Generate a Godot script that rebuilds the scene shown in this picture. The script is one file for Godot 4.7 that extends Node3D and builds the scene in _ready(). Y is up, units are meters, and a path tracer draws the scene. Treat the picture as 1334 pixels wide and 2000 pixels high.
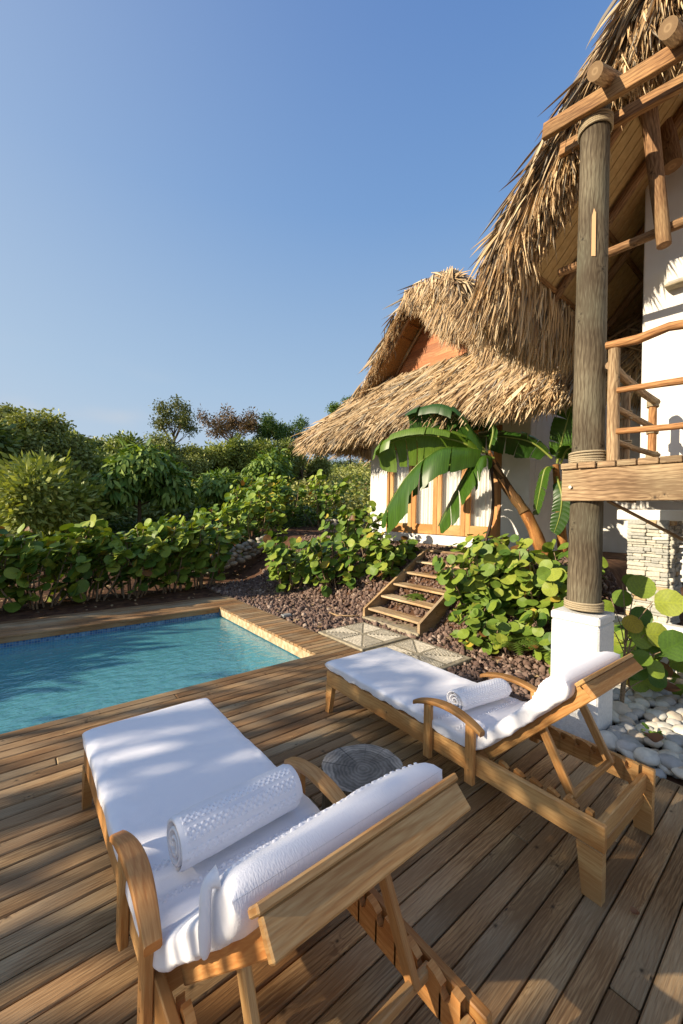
extends Node3D

const SUN_ELEVATION := 22.0
const SUN_TURN := 18.0        # light travels along +x, turned this far towards +z

var rng := RandomNumberGenerator.new()
var used := {}
var wind := FastNoiseLite.new()
var deck_woods := []
var teak_woods := []
var pole_woods := []
var beam_woods := []
var leaf_mats := []
var leaf_meshes := []
var sun_to := Vector3()
var mats := {}


class Shape:
	var v := PackedVector3Array()
	var n := PackedVector3Array()
	var t := PackedVector2Array()
	var i := PackedInt32Array()
	var xf := Transform3D()

	func tri(a: Vector3, b: Vector3, c: Vector3, out: Vector3, ua := Vector2(), ub := Vector2(), uc := Vector2()) -> void:
		var k := v.size()
		var nn := (xf.basis * out).normalized()
		if (b - a).cross(c - a).dot(out) > 0.0:
			var s := b
			b = c
			c = s
			var u := ub
			ub = uc
			uc = u
		v.append_array([xf * a, xf * b, xf * c])
		n.append_array([nn, nn, nn])
		t.append_array([ua, ub, uc])
		i.append_array([k, k + 1, k + 2])

	func poly(p: Array, out: Vector3, uo := Vector2()) -> void:
		var uv := []
		for q: Vector3 in p:
			var o := out.abs()
			if o.x > o.y and o.x > o.z:
				uv.append(Vector2(q.z, q.y) + uo)
			elif o.y > o.z:
				uv.append(Vector2(q.x, q.z) + uo)
			else:
				uv.append(Vector2(q.x, q.y) + uo)
		for k in range(1, p.size() - 1):
			tri(p[0], p[k], p[k + 1], out, uv[0], uv[k], uv[k + 1])

	func box(s: Vector3, ch := 0.004, uo := Vector2(), at := Vector3()) -> void:
		var h := s / 2.0
		var q := func(a, b, c, ax):
			var r := Vector3(a * h.x, b * h.y, c * h.z)
			if ax != 0: r.x -= a * ch
			if ax != 1: r.y -= b * ch
			if ax != 2: r.z -= c * ch
			return r + at
		for a in [-1, 1]:
			poly([q.call(a, -1, -1, 0), q.call(a, 1, -1, 0), q.call(a, 1, 1, 0), q.call(a, -1, 1, 0)], Vector3(a, 0, 0), uo)
			poly([q.call(-1, a, -1, 1), q.call(1, a, -1, 1), q.call(1, a, 1, 1), q.call(-1, a, 1, 1)], Vector3(0, a, 0), uo)
			poly([q.call(-1, -1, a, 2), q.call(1, -1, a, 2), q.call(1, 1, a, 2), q.call(-1, 1, a, 2)], Vector3(0, 0, a), uo)
			for b in [-1, 1]:
				poly([q.call(a, b, -1, 0), q.call(a, b, 1, 0), q.call(a, b, 1, 1), q.call(a, b, -1, 1)], Vector3(a, b, 0).normalized(), uo)
				poly([q.call(a, -1, b, 0), q.call(a, 1, b, 0), q.call(a, 1, b, 2), q.call(a, -1, b, 2)], Vector3(a, 0, b).normalized(), uo)
				poly([q.call(-1, a, b, 1), q.call(1, a, b, 1), q.call(1, a, b, 2), q.call(-1, a, b, 2)], Vector3(0, a, b).normalized(), uo)
				for c in [-1, 1]:
					poly([q.call(a, b, c, 0), q.call(a, b, c, 1), q.call(a, b, c, 2)], Vector3(a, b, c).normalized(), uo)

	# a smooth sheet of rows x columns points; normals from the neighbours
	func sheet(p: PackedVector3Array, rows: int, cols: int, uv: PackedVector2Array, wrap := false, flip := false) -> void:
		var k0 := v.size()
		for r in rows:
			for c in cols:
				var c0 := (c - 1) if c > 0 else (cols - 2 if wrap else 0)
				var c1 := (c + 1) if c < cols - 1 else (1 if wrap else cols - 1)
				var r0 := maxi(r - 1, 0)
				var r1 := mini(r + 1, rows - 1)
				var d := (p[r * cols + c1] - p[r * cols + c0]).cross(p[r1 * cols + c] - p[r0 * cols + c])
				if d.length_squared() < 1e-16:
					d = Vector3.UP
				if flip:
					d = -d
				v.append(xf * p[r * cols + c])
				n.append((xf.basis * d).normalized())
				t.append(uv[r * cols + c])
		for r in rows - 1:
			for c in cols - 1:
				var a := k0 + r * cols + c
				if flip:
					i.append_array([a, a + 1, a + cols, a + 1, a + cols + 1, a + cols])
				else:
					i.append_array([a, a + cols, a + 1, a + 1, a + cols, a + cols + 1])

	func tube(pts: Array, radii: Array, sides := 8, caps := true, rough := 0.0, seed := 0.0, noise: FastNoiseLite = null) -> void:
		var rows := pts.size()
		var p := PackedVector3Array()
		var uv := PackedVector2Array()
		var side := Vector3.UP
		var along := 0.0
		for r in rows:
			var d: Vector3 = (pts[mini(r + 1, rows - 1)] - pts[maxi(r - 1, 0)]).normalized()
			if r == 0:
				side = d.cross(Vector3.RIGHT if absf(d.x) < 0.8 else Vector3.UP).normalized()
			else:
				along += pts[r].distance_to(pts[r - 1])
			side = (side - d * side.dot(d)).normalized()
			var up := d.cross(side)
			for c in sides + 1:
				var a := TAU * c / sides
				var rr: float = radii[r]
				if noise:
					rr *= 1.0 + rough * noise.get_noise_3d(cos(a) * 30.0 + seed, sin(a) * 30.0, along * 60.0)
				p.append(pts[r] + (side * cos(a) + up * sin(a)) * rr)
				uv.append(Vector2(along, rr * a))
		sheet(p, rows, sides + 1, uv, true, false)
		if caps:
			for e in [0, rows - 1]:
				var d: Vector3 = (pts[0] - pts[1]).normalized() if e == 0 else (pts[rows - 1] - pts[rows - 2]).normalized()
				for c in sides:
					var pa := p[e * (sides + 1) + c]
					var pb := p[e * (sides + 1) + c + 1]
					tri(pts[e], pa, pb, d, Vector2(0, 0), Vector2(0.0, 0.02), Vector2(0.01, 0.02))

	func mesh() -> ArrayMesh:
		var a := []
		a.resize(Mesh.ARRAY_MAX)
		a[Mesh.ARRAY_VERTEX] = v
		a[Mesh.ARRAY_NORMAL] = n
		a[Mesh.ARRAY_TEX_UV] = t
		a[Mesh.ARRAY_INDEX] = i
		var m := ArrayMesh.new()
		m.add_surface_from_arrays(Mesh.PRIMITIVE_TRIANGLES, a)
		return m


# ---------------------------------------------------------------- nodes
func numbered(called: String) -> String:
	used[called] = used.get(called, -1) + 1
	return called if used[called] == 0 else "%s_%03d" % [called, used[called]]


func thing(called: String, label: String, category: String, at := Vector3(), turn := 0.0, group := "") -> Node3D:
	var o := Node3D.new()
	o.name = numbered(called)
	add_child(o)
	o.position = at
	o.rotation.y = turn
	tag(o, label, category, group)
	return o


func tag(o: Node3D, label: String, category: String, group := "") -> void:
	o.set_meta("label", label)
	o.set_meta("category", category)
	if group:
		o.set_meta("group", group)


func setting(called: String, label := "") -> Node3D:
	var o := Node3D.new()
	o.name = numbered(called)
	add_child(o)
	o.set_meta("kind", "structure")
	if label:
		o.set_meta("label", label)
	return o


func put(called: String, mesh: Mesh, m: Material, parent: Node, at := Vector3(), turn := Basis()) -> MeshInstance3D:
	var o := MeshInstance3D.new()
	o.name = numbered(called) if parent == self else called
	o.mesh = mesh
	o.material_override = m
	parent.add_child(o, true)
	o.transform = Transform3D(turn, at)
	return o


func beam(called: String, a: Vector3, b: Vector3, wide: float, high: float, m: Material, parent: Node, up := Vector3.UP, ch := 0.004) -> MeshInstance3D:
	var x := (b - a).normalized()
	var z := x.cross(up).normalized()
	var y := z.cross(x)
	var s := Shape.new()
	s.box(Vector3(a.distance_to(b), high, wide), ch, Vector2(rng.randf() * 2.0, rng.randf_range(0.05, 0.35)))
	return put(called, s.mesh(), m, parent, (a + b) / 2.0, Basis(x, y, z))


func pole(called: String, pts: Array, radii: Array, m: Material, parent: Node, sides := 10, rough := 0.12) -> MeshInstance3D:
	var s := Shape.new()
	var p := []
	var r := []
	for k in pts.size() - 1:
		var steps := maxi(1, int(pts[k].distance_to(pts[k + 1]) / 0.06)) if rough > 0.0 else 1
		for q in steps:
			p.append(pts[k].lerp(pts[k + 1], float(q) / steps))
			r.append(lerpf(radii[k], radii[k + 1], float(q) / steps))
	p.append(pts[-1])
	r.append(radii[-1])
	s.tube(p, r, sides, true, rough, rng.randf() * 400.0, wind)
	return put(called, s.mesh(), m, parent)


func curve(pts: Array, steps: int) -> Array:
	var out := []
	var k := pts.size() - 1
	for s in steps + 1:
		var f := float(s) / steps * k
		var j := mini(int(f), k - 1)
		var a: Vector3 = pts[maxi(j - 1, 0)]
		var b: Vector3 = pts[j]
		var c: Vector3 = pts[j + 1]
		var d: Vector3 = pts[mini(j + 2, k)]
		out.append(b.cubic_interpolate(c, a, d, f - j))
	return out


func many(called: String, mesh: Mesh, m: Material, parent: Node, where: Array, tints: Array = []) -> MultiMeshInstance3D:
	var mm := MultiMesh.new()
	mm.transform_format = MultiMesh.TRANSFORM_3D
	mm.use_colors = tints.size() > 0
	mm.mesh = mesh
	mm.instance_count = where.size()
	for k in where.size():
		mm.set_instance_transform(k, where[k])
		if tints.size():
			mm.set_instance_color(k, tints[k])
	var o := MultiMeshInstance3D.new()
	o.name = numbered(called) if parent == self else called
	o.multimesh = mm
	o.material_override = m
	o.set_meta("kind", "stuff")
	parent.add_child(o, true)
	return o


# ---------------------------------------------------------------- materials
func lin(r: float, g: float, b: float) -> Color:
	return Color(r, g, b).linear_to_srgb()


func plain(c: Color, rough := 0.8, spec := 0.5) -> StandardMaterial3D:
	var m := StandardMaterial3D.new()
	m.albedo_color = c
	m.roughness = rough
	m.metallic_specular = spec
	return m


func picture(w: int, h: int, data: PackedByteArray, format := Image.FORMAT_RGB8) -> ImageTexture:
	return ImageTexture.create_from_image(Image.create_from_data(w, h, false, format, data))


func smooth(a: float, b: float, x: float) -> float:
	var t := clampf((x - a) / (b - a), 0.0, 1.0)
	return t * t * (3.0 - 2.0 * t)


# wood with the grain along u; the picture repeats without a seam along u
func wood_picture(w: int, h: int, seed: int, rings: float, a: Color, b: Color, c: Color, weather: float, knots: int) -> Array:
	var f := FastNoiseLite.new()
	f.seed = seed
	f.noise_type = FastNoiseLite.TYPE_SIMPLEX_SMOOTH
	f.fractal_type = FastNoiseLite.FRACTAL_FBM
	f.fractal_octaves = 2
	f.frequency = 0.010
	var g := FastNoiseLite.new()
	g.seed = seed + 7
	g.frequency = 0.05
	g.fractal_octaves = 2
	var r := RandomNumberGenerator.new()
	r.seed = seed
	var ks := []
	for k in knots:
		ks.append(Vector3(r.randf(), r.randf(), r.randf_range(0.006, 0.014)))
	var data := PackedByteArray()
	data.resize(w * h * 3)
	var high := PackedByteArray()
	high.resize(w * h)
	for x in w:
		var an := TAU * x / w
		var cx := cos(an) * 40.0
		var cy := sin(an) * 40.0
		for y in h:
			var vv := float(y) / h
			var warp := f.get_noise_3d(cx, cy, vv * 140.0)
			var q := vv * rings + warp * rings * 0.07
			var dark := 0.0
			for k: Vector3 in ks:
				var dx := absf(float(x) / w - k.x)
				dx = minf(dx, 1.0 - dx) * 4.0
				var dy := vv - k.y
				var d2 := dx * dx * 0.5 + dy * dy
				if d2 < 0.02:
					var e := exp(-d2 / (k.z * k.z * 12.0))
					q += signf(dy) * e * rings * 0.05
					dark = maxf(dark, exp(-d2 / (k.z * k.z * 1.2)))
			var line := 0.5 + 0.5 * sin(TAU * q)
			line = line * line * line
			var fine := g.get_noise_3d(cx * 1.4, cy * 1.4, vv * 1900.0)
			var broad := f.get_noise_3d(cx * 0.6 + 300.0, cy * 0.6, vv * 260.0)
			var mixed := clampf(0.38 + broad * 0.9 + fine * 0.45 - line * 0.35, 0.0, 1.0)
			var col := b.lerp(a, mixed)
			var grey := clampf(weather * (0.55 + f.get_noise_3d(cx * 0.9 - 500.0, cy * 0.9, vv * 90.0) * 1.6 + fine * 0.4), 0.0, 1.0)
			col = col.lerp(c, grey)
			col = col.lerp(b * 0.45, dark * 0.85)
			var o := (y * w + x) * 3
			data[o] = int(clampf(col.r, 0, 1) * 255.0)
			data[o + 1] = int(clampf(col.g, 0, 1) * 255.0)
			data[o + 2] = int(clampf(col.b, 0, 1) * 255.0)
			high[y * w + x] = int(clampf(0.6 + fine * 0.35 - line * 0.3 - dark * 0.2, 0, 1) * 255.0)
	return [picture(w, h, data), picture(w, h, high, Image.FORMAT_L8)]


func woods(pics: Array, tints: Array, per_metre: Vector2, rough: float, relief: float, spec := 0.4) -> Array:
	var out := []
	for c in tints:
		var m := plain(c, rough, spec)
		m.albedo_texture = pics[0]
		m.heightmap_enabled = true
		m.heightmap_texture = pics[1]
		m.heightmap_scale = relief
		m.uv1_scale = Vector3(per_metre.x, per_metre.y, 1)
		out.append(m)
	return out


func noise_picture(size: int, frequency: float, seed: int, octaves := 3, normal := false, strength := 4.0) -> NoiseTexture2D:
	var f := FastNoiseLite.new()
	f.seed = seed
	f.frequency = frequency
	f.fractal_octaves = octaves
	var t := NoiseTexture2D.new()
	t.width = size
	t.height = size
	t.seamless = true
	t.noise = f
	t.as_normal_map = normal
	t.bump_strength = strength
	return t


func mottled(a: Color, b: Color, frequency: float, seed: int, scale: float, rough: float, relief := 0.0, octaves := 4) -> StandardMaterial3D:
	var t := noise_picture(512, frequency, seed, octaves)
	var g := Gradient.new()
	g.set_color(0, a)
	g.set_color(1, b)
	t.color_ramp = g
	var m := plain(Color.WHITE, rough, 0.3)
	m.albedo_texture = t
	m.uv1_triplanar = true
	m.uv1_world_triplanar = true
	m.uv1_scale = Vector3.ONE * scale
	if relief > 0.0:
		m.heightmap_enabled = true
		m.heightmap_texture = noise_picture(512, frequency * 2.0, seed + 3, 4)
		m.heightmap_scale = relief
	return m


func make_materials() -> void:
	var dp := wood_picture(1024, 512, 3, 34.0, Color(0.80, 0.68, 0.50), Color(0.48, 0.38, 0.265), Color(0.655, 0.60, 0.505), 0.6, 10)
	var shades := []
	for k in 9:
		var s := [1.0, 0.9, 0.96, 0.82, 1.04, 0.94, 0.86, 1.0, 0.92][k] as float
		var w := [0.0, 0.03, -0.03, 0.02, 0.03, -0.02, 0.0, -0.04, 0.04][k] as float
		shades.append(Color((s + w) * 1.06, s * 1.01, (s - w) * 0.95))
	deck_woods = woods(dp, shades, Vector2(0.5, 2.0), 0.7, 0.25)
	var tp := wood_picture(1024, 512, 21, 22.0, Color(0.83, 0.68, 0.46), Color(0.68, 0.49, 0.29), Color(0.74, 0.63, 0.46), 0.35, 4)
	teak_woods = woods(tp, [Color(1, 0.98, 0.95), Color(0.9, 0.86, 0.8), Color(1.04, 0.96, 0.88), Color(0.95, 0.95, 0.95)], Vector2(0.7, 2.0), 0.5, 0.04)
	var pp := wood_picture(1024, 512, 40, 26.0, Color(0.66, 0.60, 0.50), Color(0.36, 0.30, 0.23), Color(0.60, 0.61, 0.53), 0.5, 12)
	pole_woods = woods(pp, [Color(0.76, 0.77, 0.76), Color(1.2, 1.13, 1.05), Color(1.08, 0.93, 0.80), Color(1.25, 1.03, 0.82)], Vector2(0.6, 1.3), 0.8, 0.2)
	beam_woods = woods(pp, [Color(1.12, 1.04, 0.96), Color(1.08, 0.98, 0.88), Color(1.12, 0.94, 0.75), Color(1.0, 0.82, 0.62)], Vector2(0.6, 1.3), 0.75, 0.15)
	mats.wall = mottled(Color(0.86, 0.85, 0.82), Color(0.91, 0.90, 0.88), 0.006, 5, 0.6, 0.9, 0.12)
	mats.concrete = mottled(Color(0.42, 0.42, 0.42), Color(0.72, 0.72, 0.70), 0.05, 6, 1.0, 0.9, 0.2)
	mats.slab = mottled(Color(0.52, 0.48, 0.40), Color(0.70, 0.66, 0.57), 0.02, 16, 1.0, 0.9, 0.3)
	mats.rope = mottled(Color(0.56, 0.50, 0.40), Color(0.78, 0.72, 0.60), 0.06, 9, 4.0, 0.9, 0.3)
	mats.curtain = plain(Color(0.93, 0.92, 0.89), 0.9)
	mats.curtain.backlight_enabled = true
	mats.curtain.backlight = Color(0.5, 0.5, 0.5)
	mats.glass = plain(Color(0.9, 0.95, 0.95, 0.06), 0.02)
	mats.glass.transparency = BaseMaterial3D.TRANSPARENCY_ALPHA
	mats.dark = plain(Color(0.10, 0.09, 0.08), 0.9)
	mats.soil = mottled(Color(0.25, 0.17, 0.13), Color(0.46, 0.34, 0.25), 0.012, 11, 0.7, 0.95, 1.0, 5)
	mats.straw = StandardMaterial3D.new()
	mats.straw.vertex_color_use_as_albedo = true
	mats.straw.roughness = 0.62
	mats.straw.metallic_specular = 0.4
	mats.straw.backlight_enabled = true
	mats.straw.backlight = Color(0.4, 0.37, 0.3)
	mats.straw_bed = mottled(Color(0.40, 0.30, 0.18), Color(0.62, 0.48, 0.30), 0.04, 30, 1.2, 0.9, 1.5)
	mats.lining = mottled(Color(0.62, 0.50, 0.33), Color(0.76, 0.64, 0.45), 0.02, 33, 1.5, 0.8, 0.1)
	mats.rock = StandardMaterial3D.new()
	mats.rock.vertex_color_use_as_albedo = true
	mats.rock.roughness = 0.95
	mats.leaf_tint = StandardMaterial3D.new()
	mats.leaf_tint.vertex_color_use_as_albedo = true
	mats.leaf_tint.roughness = 0.55
	mats.leaf_tint.metallic_specular = 0.45
	mats.leaf_tint.backlight_enabled = true
	mats.leaf_tint.backlight = Color(0.74, 0.74, 0.44)
	mats.bark = mottled(Color(0.30, 0.24, 0.18), Color(0.50, 0.43, 0.35), 0.03, 44, 2.0, 0.9, 0.6)
	mats.twig = mottled(Color(0.44, 0.36, 0.28), Color(0.66, 0.58, 0.48), 0.03, 45, 3.0, 0.9, 0.3)
	# terry cloth: short loops as a fine relief
	mats.terry = plain(Color(0.93, 0.93, 0.95), 0.95, 0.2)
	mats.terry.rim_enabled = true
	mats.terry.rim = 0.3
	mats.terry.uv1_scale = Vector3(1.0 / 0.75, 1.0 / 3.0, 1)
	mats.terry.heightmap_enabled = true
	mats.terry.heightmap_texture = cloth_relief([])
	mats.terry.heightmap_scale = 0.8
	mats.cloth = mats.terry.duplicate()
	mats.cloth.heightmap_enabled = false
	mats.towel = mats.terry.duplicate()
	mats.towel.uv1_scale = Vector3(1.0 / 0.55, 1.0 / 0.6, 1)
	mats.towel.heightmap_texture = cloth_relief([])
	mats.water = plain(Color(0.38, 0.66, 0.70, 0.6), 0.03)
	mats.water.transparency = BaseMaterial3D.TRANSPARENCY_ALPHA
	mats.water.heightmap_enabled = true
	mats.water.heightmap_texture = noise_picture(1024, 0.012, 77, 4)
	mats.water.heightmap_scale = 0.9
	mats.water.uv1_scale = Vector3(0.4, 0.6, 1)
	mats.pool = mottled(Color(0.38, 0.66, 0.70), Color(0.44, 0.71, 0.75), 0.006, 71, 0.5, 0.7)
	mats.mosaic = plain(Color.WHITE, 0.25)
	mats.mosaic.albedo_texture = mosaic_picture()
	mats.mosaic.uv1_scale = Vector3(1.0, 1.0, 1)
	var vein := vein_picture()
	for c in [Color(0.56, 0.65, 0.26), Color(0.46, 0.57, 0.23), Color(0.34, 0.47, 0.19), Color(0.64, 0.69, 0.29), Color(0.76, 0.68, 0.28), Color(0.50, 0.35, 0.20)]:
		var m := plain(c, 0.5, 0.4)
		m.albedo_texture = vein
		m.backlight_enabled = true
		m.backlight = Color(0.62, 0.62, 0.34)
		leaf_mats.append(m)


func cloth_relief(bands: Array) -> ImageTexture:
	var w := 512
	var h := 2048
	var f := FastNoiseLite.new()
	f.seed = 12
	f.frequency = 0.35
	f.fractal_octaves = 2
	var im := f.get_image(w, h, false, false, false)
	im.convert(Image.FORMAT_L8)
	var data := im.get_data()
	for k in data.size():
		data[k] = 60 + data[k] / 8
	for b in bands:
		for y in range(int(b[0] / 3.0 * h), int(b[1] / 3.0 * h)):
			var vm := y * 3.0 / h / 0.0125
			for x in w:
				var um := x * 0.75 / w / 0.0125
				var on := (int(vm) + int(um)) % 2 == 0
				var e := minf(minf(fposmod(vm, 1.0), 1.0 - fposmod(vm, 1.0)), minf(fposmod(um, 1.0), 1.0 - fposmod(um, 1.0)))
				data[y * w + x] = int(40 + (180.0 if on else 0.0) * clampf(e * 3.5, 0.0, 1.0)) + data[y * w + x] % 20
	return picture(w, h, data, Image.FORMAT_L8)


func mosaic_picture() -> ImageTexture:
	var s := 512
	var data := PackedByteArray()
	data.resize(s * s * 3)
	var r := RandomNumberGenerator.new()
	r.seed = 8
	var tile := 16
	var tones := []
	for k in 32 * 32:
		var q := r.randf()
		tones.append(Color(0.26, 0.46, 0.66).lerp(Color(0.46, 0.64, 0.78), q * q) if r.randf() > 0.2 else Color(0.20, 0.38, 0.58))
	for y in s:
		for x in s:
			var c: Color = tones[(y / tile) * 32 + x / tile]
			if x % tile < 2 or y % tile < 2:
				c = Color(0.55, 0.62, 0.66)
			var o := (y * s + x) * 3
			data[o] = int(c.r * 255)
			data[o + 1] = int(c.g * 255)
			data[o + 2] = int(c.b * 255)
	return picture(s, s, data)


func vein_picture() -> ImageTexture:
	var s := 128
	var data := PackedByteArray()
	data.resize(s * s * 3)
	for y in s:
		for x in s:
			var p := Vector2(float(x) / s - 0.5, float(y) / s)
			var line := exp(-absf(p.x) * 60.0)
			for k in 6:
				var d := absf(p.y - 0.1 - k * 0.15 - absf(p.x) * 0.75)
				line = maxf(line, 0.75 * exp(-d * 55.0))
			var n := 0.86 + 0.1 * wind.get_noise_2d(x * 9.0, y * 9.0)
			var c := Color(n, n, n).lerp(Color(1.0, 1.0, 0.75), line * 0.75)
			var o := (y * s + x) * 3
			data[o] = int(clampf(c.r, 0, 1) * 255)
			data[o + 1] = int(clampf(c.g, 0, 1) * 255)
			data[o + 2] = int(clampf(c.b, 0, 1) * 255)
	return picture(s, s, data)


# ---------------------------------------------------------------- ground
func ground_y(x: float, z: float) -> float:
	var y := -0.05
	# the bank that carries the houses
	var bank := smooth(4.35, 6.2, x) * smooth(-1.45, -2.1, z)
	y += bank * 1.05
	y += smooth(5.42, 5.5, x) * smooth(-2.0, -1.4, z) * 0.55 * (1.0 - bank)
	# slope behind the hedge, then the hill
	var back := maxf(0.0, -8.6 - z)
	y += smooth(0.0, 8.0, back) * (0.8 + 0.9 * smooth(2.0, 12.0, x)) * (1.0 - bank * 0.6)
	var r := Vector2(x - 2.0, z + 2.0).length()
	var ahead := smooth(-10.0, 8.0, -z + x * 0.7)
	y += 6.8 * smooth(17.0, 50.0, r) * ahead * (0.75 + 0.25 * smooth(25.0, -5.0, x))
	y += 0.10 * wind.get_noise_2d(x * 6.0, z * 6.0) * smooth(3.4, 4.5, maxf(x, -z - 4.4))
	return y


func lines(marks: Array) -> Array:
	# marks: [from, to, step] runs joined
	var out := []
	for m in marks:
		var p: float = m[0]
		while p < m[1] - 1e-4:
			out.append(p)
			p += m[2]
	out.append(marks[-1][1])
	return out


func make_ground() -> void:
	var xs := lines([[-320.0, -60.0, 52.0], [-60.0, -6.0, 6.0], [-6.0, 2.8, 1.1], [2.8, 9.0, 0.155], [9.0, 24.0, 1.0], [24.0, 66.0, 3.5], [66.0, 320.0, 50.8]])
	var zs := lines([[-320.0, -66.0, 50.8], [-66.0, -24.0, 3.5], [-24.0, -12.0, 1.0], [-12.0, -6.62, 0.269], [-6.62, -3.78, 0.284], [-3.78, 0.2, 0.199], [0.2, 10.2, 2.0], [10.2, 320.0, 51.6]])
	var s := Shape.new()
	var at := {}
	for zi in zs.size() - 1:
		for xi in xs.size() - 1:
			var cx: float = (xs[xi] + xs[xi + 1]) / 2.0
			var cz: float = (zs[zi] + zs[zi + 1]) / 2.0
			if cx > -6.0 and cx < 2.8 and cz > -6.62 and cz < -3.78:
				continue
			var q := []
			for c in [[0, 0], [1, 0], [1, 1], [0, 1]]:
				var key := Vector2i(xi + c[0], zi + c[1])
				if not at.has(key):
					var x: float = xs[key.x]
					var z: float = zs[key.y]
					at[key] = s.v.size()
					var y := ground_y(x, z)
					s.v.append(Vector3(x, y, z))
					s.n.append(Vector3(ground_y(x - 0.1, z) - ground_y(x + 0.1, z), 0.2, ground_y(x, z - 0.1) - ground_y(x, z + 0.1)).normalized())
					s.t.append(Vector2(x, z))
				q.append(at[key])
			s.i.append_array([q[0], q[1], q[2], q[0], q[2], q[3]])
	var g := put("ground", s.mesh(), mats.soil, self)
	g.set_meta("kind", "structure")


func rock_mesh(seed: int, flat: float, lumps: float) -> ArrayMesh:
	var f := FastNoiseLite.new()
	f.seed = seed
	f.frequency = 0.9
	var s := Shape.new()
	var rows := 6
	var cols := 9
	var p := PackedVector3Array()
	var uv := PackedVector2Array()
	for r in rows:
		for c in cols:
			var a := PI * r / (rows - 1)
			var b := TAU * (c % (cols - 1)) / (cols - 1)
			var d := Vector3(sin(a) * cos(b), cos(a), sin(a) * sin(b))
			d *= 1.0 + lumps * f.get_noise_3dv(d * 1.6)
			p.append(Vector3(d.x, d.y * flat, d.z))
			uv.append(Vector2(c, r) * 0.1)
	s.sheet(p, rows, cols, uv, true, false)
	return s.mesh()


func pebble_mesh(seed: int) -> ArrayMesh:
	var f := FastNoiseLite.new()
	f.seed = seed
	f.frequency = 0.5
	var s := Shape.new()
	var p := PackedVector3Array()
	var uv := PackedVector2Array()
	for r in 8:
		for c in 13:
			var a := PI * r / 7.0
			var b := TAU * (c % 12) / 12.0
			var d := Vector3(sin(a) * cos(b), cos(a), sin(a) * sin(b))
			d *= 1.0 + 0.28 * f.get_noise_3dv(d * 1.3)
			p.append(d)
			uv.append(Vector2(c / 12.0, r / 7.0))
	s.sheet(p, 8, 13, uv, true, false)
	return s.mesh()


func make_deck() -> void:
	var deck := setting("deck", "weathered timber pool deck")
	var pitch := 0.0945
	var k := 0
	var z := -3.735
	while z < 2.6:
		var m: Material = deck_woods[rng.randi() % deck_woods.size()]
		# each row is one or two boards, butted
		var cut := rng.randf_range(-4.5, 2.6)
		for run in [[-6.2, cut], [cut + 0.004, 3.26]]:
			var b := beam("plank", Vector3(run[0], -0.016 + rng.randf_range(-0.0015, 0.0015), z), Vector3(run[1], -0.016 + rng.randf_range(-0.0015, 0.0015), z), 0.0885 + rng.randf_range(-0.002, 0.001), 0.032, m, deck, Vector3.UP, 0.006)
			if run[1] < 3.0:
				b.material_override = deck_woods[rng.randi() % deck_woods.size()]
		z += pitch
		k += 1
	# right-hand coping: short boards across, with a fascia over the water
	z = -3.735 - pitch
	while z > -6.66:
		beam("plank", Vector3(2.765, -0.016, z), Vector3(3.25 + rng.randf_range(-0.004, 0.004), -0.016, z), 0.0865, 0.032, deck_woods[[0, 2, 4, 5, 7][rng.randi() % 5]], deck, Vector3.UP, 0.006)
		z -= pitch
	# far coping: long boards
	z = -6.66
	while z > -7.5:
		beam("plank", Vector3(-6.2, -0.016, z), Vector3(3.25, -0.016, z), 0.135, 0.032, deck_woods[rng.randi() % deck_woods.size()], deck, Vector3.UP, 0.006)
		z -= 0.142
	for f in [[Vector3(2.78, -0.088, -3.8), Vector3(2.78, -0.088, -6.6), 0.11], [Vector3(-6.0, -0.062, -6.605), Vector3(2.76, -0.062, -6.605), 0.058], [Vector3(-6.0, -0.058, -3.80), Vector3(2.76, -0.058, -3.80), 0.05]]:
		beam("fascia_board", f[0], f[1], 0.022, f[2], mats.fascia if f[2] > 0.1 else deck_woods[1], deck)
	beam("fascia_board", Vector3(3.272, -0.075, -7.5), Vector3(3.272, -0.075, 2.5), 0.02, 0.13, deck_woods[2], deck)
	for x in [-5.0, -3.4, -1.8, -0.2, 1.4, 2.9]:
		beam("joist", Vector3(x, -0.075, -3.7), Vector3(x, -0.075, 2.5), 0.05, 0.08, deck_woods[3], deck)


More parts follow.
